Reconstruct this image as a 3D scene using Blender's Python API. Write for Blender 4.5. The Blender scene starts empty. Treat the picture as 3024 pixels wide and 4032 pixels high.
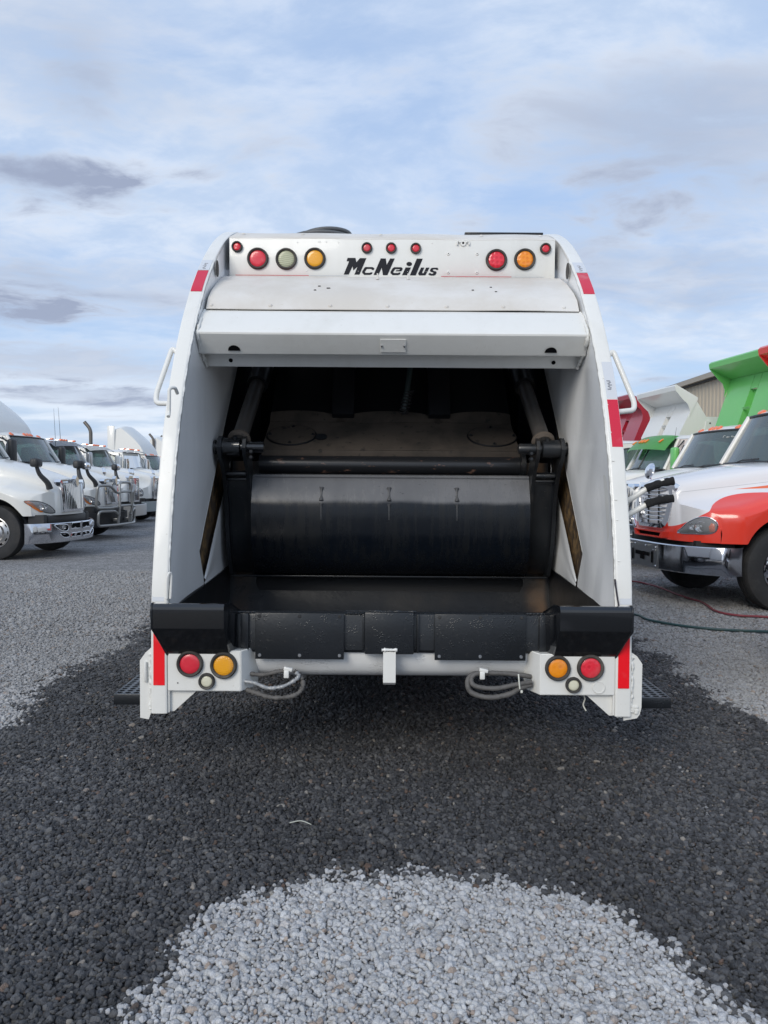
import bpy, bmesh, math, random
import numpy as np
from mathutils import Vector, Matrix, noise
from mathutils.bvhtree import BVHTree
from mathutils.geometry import tessellate_polygon
random.seed(7); rng = np.random.default_rng(5)
R = math.radians
S = bpy.context.scene
COL = S.collection

# ------------------------------------------------------------------ camera
FPX = 3028.0
PITCH = math.atan(131 / FPX)
ROLL = R(0.4)
cam = bpy.data.cameras.new('camera'); camo = bpy.data.objects.new('camera', cam); COL.objects.link(camo)
cam.sensor_fit = 'VERTICAL'; cam.sensor_height = 36.0; cam.lens = 36.0 * FPX / 4032.0
cam.clip_start = 0.05; cam.clip_end = 3000
camo.matrix_world = Matrix.Translation((0, 0, 1.6)) @ Matrix.Rotation(R(90) - PITCH, 4, 'X') @ Matrix.Rotation(ROLL, 4, 'Z')
S.camera = camo
# ------------------------------------------------------------------ colour management
S.view_settings.view_transform = 'Standard'; S.view_settings.look = 'None'
S.view_settings.gamma = 1.0; S.view_settings.use_curve_mapping = False
S.view_settings.exposure = 0.8
# ------------------------------------------------------------------ sun
SUN_AZ = (-0.46, -0.89); SUN_EL = R(30)
_l = math.hypot(*SUN_AZ); sdir = Vector((SUN_AZ[0] / _l * math.cos(SUN_EL), SUN_AZ[1] / _l * math.cos(SUN_EL), math.sin(SUN_EL)))
sun = bpy.data.lights.new('sun', 'SUN'); sun.energy = 1.1; sun.angle = R(28); sun.color = (1.0, 0.94, 0.84)
suno = bpy.data.objects.new('sun', sun); COL.objects.link(suno)
suno.rotation_euler = (-sdir).to_track_quat('-Z', 'Y').to_euler(); suno.location = sdir * 60

# ------------------------------------------------------------------ node helpers
class NT:
    def __init__(s, tree): s.t = tree; s.n = tree.nodes; s.l = tree.links
    def new(s, typ, **kw):
        nd = s.n.new(typ)
        for k, v in kw.items():
            if k.startswith('_'): setattr(nd, k[1:], v)
        return nd
    def put(s, sock, v):
        if hasattr(v, 'is_output') or isinstance(v, bpy.types.NodeSocket): s.l.new(v, sock)
        elif v is not None:
            if sock.type == 'RGBA' and len(v) == 3: v = (*v, 1)
            sock.default_value = v
    def math(s, op, a, b=None, c=None, clamp=False):
        nd = s.n.new('ShaderNodeMath'); nd.operation = op; nd.use_clamp = clamp
        for i, v in enumerate((a, b, c)):
            if v is not None: s.put(nd.inputs[i], v)
        return nd.outputs[0]
    def vmath(s, op, a, b=None):
        nd = s.n.new('ShaderNodeVectorMath'); nd.operation = op
        s.put(nd.inputs[0], a)
        if b is not None: s.put(nd.inputs[1], b)
        return nd.outputs[1] if op in ('LENGTH', 'DISTANCE', 'DOT_PRODUCT') else nd.outputs[0]
    def noise(s, vec, scale, detail=4, rough=0.55, dist=0.0, out=0):
        nd = s.n.new('ShaderNodeTexNoise'); s.put(nd.inputs['Vector'], vec); s.put(nd.inputs['Scale'], scale)
        nd.inputs['Detail'].default_value = detail; nd.inputs['Roughness'].default_value = rough; nd.inputs['Distortion'].default_value = dist
        return nd.outputs[out]
    def voro(s, vec, scale, feature='F1', out='Distance', rand=1.0):
        nd = s.n.new('ShaderNodeTexVoronoi'); nd.feature = feature; s.put(nd.inputs['Vector'], vec); nd.inputs['Scale'].default_value = scale
        nd.inputs['Randomness'].default_value = rand
        return nd.outputs[out]
    def ramp(s, fac, stops, interp='LINEAR'):
        nd = s.n.new('ShaderNodeValToRGB'); s.put(nd.inputs[0], fac); cr = nd.color_ramp; cr.interpolation = interp
        while len(cr.elements) < len(stops): cr.elements.new(0.5)
        for e, (p, c) in zip(cr.elements, stops):
            e.position = p; e.color = (c, c, c, 1) if isinstance(c, (int, float)) else (*c, 1)
        return nd.outputs[0]
    def mix(s, fac, a, b, blend='MIX'):
        nd = s.n.new('ShaderNodeMix'); nd.data_type = 'RGBA'; nd.blend_type = blend
        s.put(nd.inputs[0], fac); s.put(nd.inputs[6], a); s.put(nd.inputs[7], b)
        return nd.outputs[2]
    def smooth(s, v, a, b):
        nd = s.n.new('ShaderNodeMapRange'); nd.interpolation_type = 'SMOOTHSTEP'
        s.put(nd.inputs[0], v); nd.inputs[1].default_value = a; nd.inputs[2].default_value = b
        return nd.outputs[0]
    def mapping(s, vec, scale=(1, 1, 1), rot=(0, 0, 0), loc=(0, 0, 0)):
        nd = s.n.new('ShaderNodeMapping'); s.put(nd.inputs[0], vec)
        nd.inputs[1].default_value = loc; nd.inputs[2].default_value = rot; nd.inputs[3].default_value = scale
        return nd.outputs[0]

# ------------------------------------------------------------------ world: daylight sky under broken cloud
W = bpy.data.worlds.new('World'); S.world = W; W.use_nodes = True
t = NT(W.node_tree); t.n.clear()
out = t.new('ShaderNodeOutputWorld'); bg = t.new('ShaderNodeBackground'); t.l.new(bg.outputs[0], out.inputs[0])
sky = t.new('ShaderNodeTexSky', _sky_type='NISHITA', _sun_disc=False, _sun_elevation=SUN_EL, _sun_rotation=math.atan2(sdir.x, sdir.y), _altitude=0.0, _air_density=1.0, _dust_density=1.2, _ozone_density=1.2)
tc = t.new('ShaderNodeTexCoord'); gen = tc.outputs['Generated']
sep = t.new('ShaderNodeSeparateXYZ'); t.l.new(gen, sep.inputs[0])
zc = t.math('ADD', t.math('MAXIMUM', sep.outputs[2], 0.0), 0.16)
px = t.math('DIVIDE', sep.outputs[0], zc); py = t.math('DIVIDE', sep.outputs[1], zc)
cb = t.new('ShaderNodeCombineXYZ'); t.l.new(px, cb.inputs[0]); t.l.new(py, cb.inputs[1]); P = cb.outputs[0]
wp = t.vmath('ADD', P, t.vmath('SCALE', t.noise(P, 0.9, 3, out=1), None))
wp.node.inputs[1].links[0].from_node.inputs['Scale'].default_value = 0.55
PW = t.mapping(wp, scale=(0.8, 1.1, 1), rot=(0, 0, R(24)))
n_big = t.noise(PW, 0.55, 4, 0.5)
n_mid = t.noise(t.mapping(wp, scale=(0.9, 1.5, 1), rot=(0, 0, R(-18)), loc=(3.1, 7.7, 0)), 1.35, 6, 0.55)
n_fin = t.noise(t.mapping(wp, scale=(1.0, 1.35, 1), rot=(0, 0, R(35)), loc=(13.1, 1.7, 0)), 4.6, 6, 0.60)
cover = t.math('ADD', t.math('MULTIPLY', n_big, 0.55), t.math('MULTIPLY', n_mid, 0.5))
cover = t.math('ADD', cover, t.math('MULTIPLY', n_fin, 0.15))
cmask = t.smooth(cover, 0.38, 0.72)                       # how much cloud
nd_d = t.noise(t.mapping(wp, scale=(0.7, 1.3, 1), rot=(0, 0, R(8)), loc=(5.4, 2.3, 0)), 0.95, 6, 0.56)
dark = t.math('MULTIPLY', t.smooth(t.math('ADD', nd_d, t.math('MULTIPLY', n_fin, 0.16)), 0.58, 0.84), 0.55)     # thick grey undersides
def blob(px_, py_, rx, ry):
    """soft weight round one bank of cloud, given by its heading and its height above the horizon"""
    az = math.atan((px_ - 1512) / FPX); el = math.atan((1885 - py_) / FPX * math.cos(az))
    dx = t.math('DIVIDE', t.math('SUBTRACT', t.math('ARCTAN2', sep.outputs[0], sep.outputs[1]), az), rx)
    dz = t.math('DIVIDE', t.math('SUBTRACT', t.math('ARCSINE', sep.outputs[2]), el), ry)
    r2 = t.math('ADD', t.math('MULTIPLY', dx, dx), t.math('MULTIPLY', dz, dz))
    return t.math('POWER', 2.718, t.math('MULTIPLY', r2, -1.0))
wob = t.math('MULTIPLY', t.math('SUBTRACT', n_mid, 0.5), 3.6)
wob2 = t.math('MULTIPLY', t.math('SUBTRACT', n_fin, 0.5), 2.6)
wsum = t.math('ADD', wob, wob2)
dsum = dark
for (a, b, rx, ry, w) in [(150, 700, .11, .026, 1.0), (330, 360, .06, .05, .35), (60, 1255, .10, .020, 1.0), (2650, 640, .26, .10, .50), (2300, 800, .18, .05, .35), (200, 250, .22, .09, .30), (900, 1150, .3, .03, .25), (300, 1440, .3, .03, .55), (450, 1570, .22, .014, .55), (2900, 1500, .12, .02, .5)]:
    q = t.smooth(t.math('ADD', blob(a, b, rx, ry), t.math('MULTIPLY', wsum, .75)), .30, 1.15)
    q = t.math('MULTIPLY', q, t.math('MULTIPLY', t.smooth(blob(a, b, rx * 1.7, ry * 1.7), 0.0, .5), w))
    dsum = t.math('ADD', dsum, q)
dark = t.math('MINIMUM', dsum, 1.1)
blue = t.math('ADD', blob(1560, 330, .17, .15), t.math('MULTIPLY', blob(1300, 640, .16, .06), 0.5))
blue = t.math('ADD', blue, t.math('MULTIPLY', blob(600, 150, .15, .06), 0.5))
cmask = t.math('SUBTRACT', cmask, t.math('MULTIPLY', blue, 0.30), clamp=True)
cmask = t.math('ADD', cmask, t.math('MULTIPLY', dark, 0.6), clamp=True)
skyc = t.vmath('SCALE', sky.outputs[0]); skyc.node.inputs['Scale'].default_value = 0.10
veil = t.mix(0.72, skyc, (0.225, 0.325, 0.515))
lit = t.mix(t.smooth(n_fin, 0.35, 0.72), (0.335, 0.405, 0.515), (0.465, 0.510, 0.580))
cloud = t.mix(dark, lit, (0.205, 0.235, 0.315))
col = t.mix(t.math('MULTIPLY', cmask, 0.93), veil, cloud)
hz = t.smooth(sep.outputs[2], 0.24, 0.0)
pale = t.mix(t.smooth(n_mid, 0.38, 0.60), (0.30, 0.38, 0.49), (0.52, 0.56, 0.61))
col = t.mix(t.math('MULTIPLY', hz, t.math('SUBTRACT', 0.85, t.math('MULTIPLY', dark, 0.7))), col, pale)
below = t.smooth(sep.outputs[2], 0.0, -0.03)
col = t.mix(below, col, (0.12, 0.12, 0.125))
t.l.new(col, bg.inputs[0]); bg.inputs[1].default_value = 1.0

# ------------------------------------------------------------------ materials
MATS = {}
def mat(name, color=(.5, .5, .5), rough=0.5, metal=0.0, spec=0.5, coat=0.0, fn=None, alpha=None, bump=None):
    m = bpy.data.materials.new(name); m.use_nodes = True
    b = m.node_tree.nodes['Principled BSDF']
    b.inputs['Base Color'].default_value = (*color, 1); b.inputs['Roughness'].default_value = rough
    b.inputs['Metallic'].default_value = metal; b.inputs['Specular IOR Level'].default_value = spec
    b.inputs['Coat Weight'].default_value = coat; b.inputs['Coat Roughness'].default_value = 0.08
    if alpha is not None: b.inputs['Alpha'].default_value = alpha
    if fn: fn(NT(m.node_tree), b)
    MATS[name] = m; return m
def objco(t):
    tc = t.new('ShaderNodeTexCoord'); return tc.outputs['Object']
def worn(color, dirt, scale=2.0, amt=0.35, rough=0.4, bump=0.0, bscale=30, streak=True, lo=0.45, hi=0.75):
    def f(t, b):
        co = objco(t)
        n = t.noise(co, scale, 8, 0.65)
        if streak: n = t.math('ADD', t.math('MULTIPLY', n, 0.6), t.math('MULTIPLY', t.noise(t.mapping(co, scale=(14, 14, 0.9)), 1.0, 5), 0.4))
        f_ = t.math('MULTIPLY', t.smooth(n, lo, hi), amt)
        c = t.mix(f_, color, dirt)
        sp = t.smooth(t.noise(co, 38, 3, 0.6), 0.68, 0.74)
        if streak and color[0] > .5:
            ru = t.math('MULTIPLY', t.smooth(t.noise(t.mapping(co, scale=(30, 30, 1.6), loc=(3, 1, 7)), 1.0, 4, .6), .66, .80), t.smooth(t.noise(co, 1.9, 4), .48, .66))
            c = t.mix(t.math('MULTIPLY', ru, .38), c, (.34, .24, .15))
        c = t.mix(t.math('MULTIPLY', sp, 0.5), c, dirt)
        t.put(b.inputs['Base Color'], c)
        t.put(b.inputs['Roughness'], t.math('ADD', rough, t.math('MULTIPLY', t.noise(co, 9, 4), 0.18)))
        if bump:
            bn = t.new('ShaderNodeBump'); bn.inputs['Strength'].default_value = bump; bn.inputs['Distance'].default_value = 0.004
            t.put(bn.inputs['Height'], t.noise(co, bscale, 5)); t.l.new(bn.outputs[0], b.inputs['Normal'])
    return f
mat('white_paint', fn=worn((.75, .745, .71), (.55, .53, .47), 1.6, .32, .34, .25, 22), coat=.25)
mat('white_inner', fn=worn((.86, .86, .85), (.60, .59, .57), 2.2, .3, .30, .45, 10), coat=.3)
mat('white_dusty', fn=worn((.70, .68, .645), (.54, .49, .42), 1.3, .6, .50, .2, 22, streak=False, lo=.38, hi=.66))
mat('truck_white', fn=worn((.73, .725, .69), (.58, .57, .54), 1.2, .3, .22), coat=.5)
mat('truck_cream', fn=worn((.76, .745, .70), (.60, .58, .54), 1.2, .3, .25), coat=.4)
def black_fn(t, b):
    co = objco(t)
    n = t.noise(co, 2.4, 8, .65); st = t.noise(t.mapping(co, scale=(22, 22, 1.0)), 1.0, 6, .6)
    f_ = t.smooth(t.math('ADD', t.math('MULTIPLY', n, .5), t.math('MULTIPLY', st, .5)), .50, .74)
    c = t.mix(t.math('MULTIPLY', f_, .55), (.012, .014, .017), (.055, .047, .040))
    sc = t.smooth(t.noise(t.mapping(co, scale=(1, 1, 3)), 46, 2), .70, .75)
    c = t.mix(t.math('MULTIPLY', sc, .35), c, (.16, .15, .14))
    t.put(b.inputs['Base Color'], c)
    t.put(b.inputs['Roughness'], t.math('ADD', .30, t.math('MULTIPLY', f_, .3)))
    bn = t.new('ShaderNodeBump'); bn.inputs['Strength'].default_value = .3; bn.inputs['Distance'].default_value = .004
    t.put(bn.inputs['Height'], t.noise(co, 14, 5)); t.l.new(bn.outputs[0], b.inputs['Normal'])
mat('black_paint', fn=black_fn)
def wet_black(t, b):
    co = objco(t)
    d = t.voro(co, 95); drop = t.math('MULTIPLY', t.smooth(d, .42, .10), t.smooth(t.noise(co, 14, 3), .48, .62))
    c = t.mix(t.math('MULTIPLY', t.smooth(t.noise(co, 40, 4), .62, .75), .3), (.013, .015, .018), (.09, .085, .08))
    t.put(b.inputs['Base Color'], c)
    t.put(b.inputs['Roughness'], t.math('SUBTRACT', .30, t.math('MULTIPLY', drop, .22)))
    bn = t.new('ShaderNodeBump'); bn.inputs['Strength'].default_value = .45; bn.inputs['Distance'].default_value = .003
    t.put(bn.inputs['Height'], t.math('ADD', drop, t.math('MULTIPLY', t.noise(co, 60, 4), .4))); t.l.new(bn.outputs[0], b.inputs['Normal'])
mat('wet_black', fn=wet_black)
mat('gloss_black', (.010, .011, .013), .09, coat=.6)
def tub_fn(t, b):
    co = objco(t); sp = t.new('ShaderNodeSeparateXYZ'); t.l.new(co, sp.inputs[0])
    n = t.noise(co, 3, 7, .6)
    ax = t.math('ABSOLUTE', sp.outputs[0])
    side = t.math('MULTIPLY', t.math('MULTIPLY', t.smooth(ax, .92, 1.04), t.smooth(ax, 1.118, 1.07)), t.smooth(n, .30, .62))
    c = t.mix(t.math('MULTIPLY', t.smooth(n, .5, .72), .4), (.008, .009, .011), (.020, .018, .016))
    c = t.mix(t.math('MULTIPLY', side, .6), c, (.15, .09, .05))
    t.put(b.inputs['Base Color'], c); t.put(b.inputs['Roughness'], t.math('ADD', .16, t.math('MULTIPLY', n, .3)))
    bn = t.new('ShaderNodeBump'); bn.inputs['Strength'].default_value = .35; bn.inputs['Distance'].default_value = .005
    t.put(bn.inputs['Height'], t.noise(co, 9, 6)); t.l.new(bn.outputs[0], b.inputs['Normal'])
mat('tub_steel', fn=tub_fn, spec=.3)
def dusty_fn(t, b):
    co = objco(t)
    n = t.noise(co, 2.6, 8, .62)
    c = t.mix(t.smooth(n, .32, .62), (.050, .042, .035), (.105, .084, .067))
    c = t.mix(t.math('MULTIPLY', t.smooth(t.noise(co, 17, 5), .60, .70), .8), c, (.02, .02, .02))
    t.put(b.inputs['Base Color'], c); b.inputs['Roughness'].default_value = .75
mat('dusty_steel', fn=dusty_fn)
def chipped_fn(t, b):
    co = objco(t)
    n = t.noise(t.mapping(co, scale=(1, 2, 2)), 11, 7, .66)
    z = t.new('ShaderNodeSeparateXYZ'); t.l.new(co, z.inputs[0])
    c = t.mix(t.smooth(n, .60, .66), (.018, .019, .022), (.17, .10, .075))
    t.put(b.inputs['Base Color'], c); b.inputs['Roughness'].default_value = .28
mat('chipped_black', fn=chipped_fn)
def rust_fn(t, b):
    co = objco(t)
    n = t.noise(t.mapping(co, scale=(1, 5, 5), rot=(R(45), 0, 0)), 4, 8, .66)
    n2 = t.noise(co, 3.0, 4)
    c = t.mix(t.smooth(n, .35, .68), (.045, .034, .026), (.27, .17, .075))
    c = t.mix(t.smooth(n2, .48, .62), c, (.07, .052, .04))
    t.put(b.inputs['Base Color'], c); b.inputs['Roughness'].default_value = .6
mat('rusty_channel', fn=rust_fn)
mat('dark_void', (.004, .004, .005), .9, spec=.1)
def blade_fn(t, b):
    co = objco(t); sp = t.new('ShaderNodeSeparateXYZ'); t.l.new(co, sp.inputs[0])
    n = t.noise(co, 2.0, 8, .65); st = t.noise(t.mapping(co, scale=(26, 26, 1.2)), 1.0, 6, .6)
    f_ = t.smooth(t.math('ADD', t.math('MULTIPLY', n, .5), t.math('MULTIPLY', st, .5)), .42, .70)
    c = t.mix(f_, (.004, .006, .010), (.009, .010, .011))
    sky_band = t.math('MULTIPLY', t.smooth(t.math('ADD', sp.outputs[2], t.math('MULTIPLY', t.math('SUBTRACT', n, .5), .05)), 1.43, 1.465), t.math('ADD', .45, t.math('MULTIPLY', n, .7)))  # sky reflection on the blade's upper slope, painted in as a paler band
    c = t.mix(sky_band, c, (.165, .168, .178))
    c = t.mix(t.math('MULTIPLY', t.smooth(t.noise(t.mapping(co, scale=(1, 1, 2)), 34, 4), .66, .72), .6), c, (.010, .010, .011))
    t.put(b.inputs['Base Color'], c)
    t.put(b.inputs['Roughness'], t.math('ADD', .20, t.math('MULTIPLY', f_, .22)))
    bn = t.new('ShaderNodeBump'); bn.inputs['Strength'].default_value = .15; bn.inputs['Distance'].default_value = .004
    t.put(bn.inputs['Height'], t.noise(co, 18, 5)); t.l.new(bn.outputs[0], b.inputs['Normal'])
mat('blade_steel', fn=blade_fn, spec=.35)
mat('weld_grey', (.09, .092, .098), .4)
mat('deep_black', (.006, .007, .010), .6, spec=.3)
mat('rubber', fn=worn((.022, .022, .024), (.07, .066, .06), 3, .5, .7, .5, 60))
mat('tyre_rubber', fn=worn((.020, .021, .023), (.075, .07, .065), 2.5, .5, .72, .4, 40, streak=False))
mat('grommet', fn=worn((.045, .042, .039), (.15, .14, .12), 8, .7, .7, .3, 60, streak=False))
mat('chrome', (.82, .83, .85), .07, 1.0)
def chrome_w(t, b):
    co = objco(t)
    bn = t.new('ShaderNodeBump'); bn.inputs['Strength'].default_value = .22; bn.inputs['Distance'].default_value = .03
    t.put(bn.inputs['Height'], t.noise(t.mapping(co, scale=(1.5, 1.5, .6)), 2.2, 2)); t.l.new(bn.outputs[0], b.inputs['Normal'])
mat('chrome_sheet', (.62, .63, .66), .10, 1.0, fn=chrome_w)
mat('satin_steel', (.50, .50, .50), .35, 1.0)
mat('grey_tube', (.33, .33, .32), .38, .75)
mat('dark_plastic', (.028, .029, .031), .5)
mat('purple_black', (.035, .03, .04), .35)
mat('amber_marker', (.85, .22, .02), .2, coat=.5)
mat('orange_marker', (.80, .17, .05), .25, coat=.4)
mat('red_paint', (.76, .06, .04), .18, coat=.7)
mat('maroon_paint', (.36, .018, .035), .3, coat=.4)
mat('green_paint', fn=worn((.15, .52, .13), (.20, .50, .19), 1.5, .4, .28), coat=.4)
mat('seat_cloth', (.10, .12, .13), .8)
mat('cab_trim', (.30, .33, .33), .7)
def glass_fn(t, b):
    m = t.t; tr = t.new('ShaderNodeBsdfTransparent'); tr.inputs[0].default_value = (.50, .66, .64, 1)
    mx = t.new('ShaderNodeMixShader'); fr = t.new('ShaderNodeFresnel'); fr.inputs[0].default_value = 1.5
    gl = t.new('ShaderNodeBsdfGlossy'); gl.inputs['Roughness'].default_value = .03
    df = t.new('ShaderNodeBsdfDiffuse'); df.inputs[0].default_value = (.20, .26, .26, 1)
    m1 = t.new('ShaderNodeMixShader'); m1.inputs[0].default_value = .36
    t.l.new(tr.outputs[0], m1.inputs[1]); t.l.new(df.outputs[0], m1.inputs[2])
    t.l.new(t.math('MULTIPLY', fr.outputs[0], 1.3, clamp=True), mx.inputs[0]); t.l.new(m1.outputs[0], mx.inputs[1]); t.l.new(gl.outputs[0], mx.inputs[2])
    t.l.new(mx.outputs[0], m.nodes['Material Output'].inputs[0])
mat('cab_glass', fn=glass_fn)
def clear_fn(t, b):
    tr = t.new('ShaderNodeBsdfTransparent'); gl = t.new('ShaderNodeBsdfGlossy'); gl.inputs['Roughness'].default_value = .04
    fr = t.new('ShaderNodeFresnel'); mx = t.new('ShaderNodeMixShader'); df = t.new('ShaderNodeBsdfDiffuse'); df.inputs[0].default_value = (.6, .62, .64, 1)
    m1 = t.new('ShaderNodeMixShader'); m1.inputs[0].default_value = .22
    t.l.new(tr.outputs[0], m1.inputs[1]); t.l.new(df.outputs[0], m1.inputs[2])
    t.l.new(t.math('MULTIPLY', fr.outputs[0], 1.5, clamp=True), mx.inputs[0]); t.l.new(m1.outputs[0], mx.inputs[1]); t.l.new(gl.outputs[0], mx.inputs[2])
    t.l.new(mx.outputs[0], t.t.nodes['Material Output'].inputs[0])
mat('clear_lens', fn=clear_fn)
def lens(color, pattern):
    def f(t, b):
        co = objco(t)
        if pattern == 'grid':
            v = t.voro(t.mapping(co, rot=(0, R(12), 0)), 90, rand=.1)
            h = t.smooth(v, 0.1, .6)
        elif pattern == 'lines':
            sp = t.new('ShaderNodeSeparateXYZ'); t.l.new(t.mapping(co, rot=(0, R(-8), 0)), sp.inputs[0])
            h = t.math('SINE', t.math('MULTIPLY', sp.outputs[2], 480)); h = t.smooth(h, -1, 1)
        elif pattern == 'led':
            v = t.voro(co, 34, rand=.25); h = t.smooth(v, .15, .55)
        else:
            h = t.noise(co, 30, 3)
        n = t.noise(co, 14, 5)
        c = t.mix(t.math('MULTIPLY', h, .42), color, tuple(min(1, k * 1.7 + .015) for k in color))
        c = t.mix(t.math('MULTIPLY', t.smooth(n, .5, .7), .12), c, (.45, .40, .36))
        t.put(b.inputs['Base Color'], c)
        bn = t.new('ShaderNodeBump'); bn.inputs['Strength'].default_value = .5; bn.inputs['Distance'].default_value = .003
        t.put(bn.inputs['Height'], h); t.l.new(bn.outputs[0], b.inputs['Normal'])
    return f
mat('lens_red', rough=.22, coat=.4, fn=lens((.62, .018, .035), 'led'))
mat('lens_red_plain', rough=.25, coat=.35, fn=lens((.60, .025, .045), 'noise'))
mat('lens_amber_grid', rough=.22, coat=.35, fn=lens((.72, .29, .012), 'grid'))
mat('lens_amber', rough=.2, coat=.4, fn=lens((.80, .22, .006), 'led'))
mat('lens_clear', rough=.35, coat=.3, fn=lens((.36, .37, .25), 'lines'))
mat('lens_back_up', rough=.35, coat=.3, fn=lens((.60, .58, .45), 'noise'))
def tape_fn(c, e):
    def f(t, b):
        co = objco(t)
        v = t.voro(co, 210, rand=.15)
        cc = t.mix(t.math('MULTIPLY', t.smooth(v, .2, .7), .22), c, e)
        cc = t.mix(t.math('MULTIPLY', t.smooth(t.noise(co, 9, 6), .55, .75), .18), cc, (.55, .5, .48))
        t.put(b.inputs['Base Color'], cc); b.inputs['Roughness'].default_value = .3
    return f
mat('tape_red', fn=tape_fn((.62, .010, .040), (.45, .008, .03)), coat=.25)
mat('tape_red_bright', fn=tape_fn((.88, .006, .014), (.75, .005, .012)), coat=.25)
mat('tape_silver', fn=tape_fn((.62, .64, .67), (.50, .52, .55)), coat=.2)
mat('print_grey', (.25, .25, .27), .5)
mat('decal_black', (.006, .007, .012), .45, spec=.25)
mat('foam_grip', fn=worn((.012, .012, .013), (.03, .03, .03), 30, .5, .9, 1.0, 150))
mat('grimy_wire', fn=worn((.11, .105, .10), (.03, .028, .026), 16, .8, .6, .5, 90, streak=False))
mat('hose_grey', (.10, .105, .11), .5)
mat('hose_red', fn=worn((.20, .035, .045), (.12, .06, .06), 3, .5, .5, streak=False))
mat('hose_green', fn=worn((.018, .055, .058), (.06, .08, .05), 3, .5, .4, streak=False))
mat('chassis', (.018, .018, .019), .7)
mat('beige_wall', fn=worn((.52, .45, .34), (.42, .36, .27), .8, .5, .55))
mat('beige_trim', (.38, .33, .26), .5)
mat('roof_metal', (.42, .40, .36), .5)
mat('splinter_grey', (.42, .43, .38), .8)
mat('hose_green_dark', (.03, .05, .05), .4)
mat('plastic_wrap', (.28, .29, .30), .35, coat=.3)
mat('cyl_steel', fn=worn((.055, .052, .05), (.12, .10, .085), 3, .6, .24))
def wetw(t, b):
    co = objco(t); d = t.voro(co, 110); drop = t.math('MULTIPLY', t.smooth(d, .40, .1), t.smooth(t.noise(co, 7, 4), .50, .62))
    t.put(b.inputs['Base Color'], t.mix(t.math('MULTIPLY', t.smooth(t.noise(co, 3, 7), .45, .7), .5), (.78, .78, .77), (.55, .53, .50)))
    b.inputs['Roughness'].default_value = .28
    bn = t.new('ShaderNodeBump'); bn.inputs['Strength'].default_value = .9; bn.inputs['Distance'].default_value = .004
    t.put(bn.inputs['Height'], drop); t.l.new(bn.outputs[0], b.inputs['Normal'])
mat('white_wet', fn=wetw, coat=.3)
mat('stack_steel', (.16, .145, .13), .45, .7)
mat('plastic_tie', (.65, .65, .58), .4)
def r1_fn(t, b):
    co = objco(t); sp = t.new('ShaderNodeSeparateXYZ'); t.l.new(co, sp.inputs[0]); X = sp.outputs[0]; Z = sp.outputs[2]
    u = t.math('SUBTRACT', X, 0.02)
    lim = t.math('SUBTRACT', 1.47, t.math('MULTIPLY', t.math('POWER', t.math('ABSOLUTE', u), 3.0), .325))
    m = t.smooth(t.math('SUBTRACT', lim, Z), 0.0, 0.006)
    c = t.mix(m, (.76, .745, .75), (.80, .058, .035))
    sc = t.math('ADD', 1.54, t.math('MULTIPLY', X, -.09))
    wdt = t.math('MULTIPLY', t.math('SUBTRACT', .50, X), .045)
    st = t.math('MULTIPLY', t.smooth(t.math('SUBTRACT', wdt, t.math('ABSOLUTE', t.math('SUBTRACT', Z, sc))), 0.0, .004), t.smooth(X, .50, .49))
    c = t.mix(st, c, (.78, .13, .02))
    seam = t.smooth(t.math('ABSOLUTE', t.math('SUBTRACT', Z, t.math('ADD', 1.60, t.math('MULTIPLY', X, -.135)))), .004, .001)
    c = t.mix(t.math('MULTIPLY', seam, t.math('MULTIPLY', .6, t.smooth(t.math('ABSOLUTE', sp.outputs[1]), .4, .45))), c, (.2, .2, .2))
    t.put(b.inputs['Base Color'], c)
mat('red_white_hood', rough=.18, coat=.7, fn=r1_fn)

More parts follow.
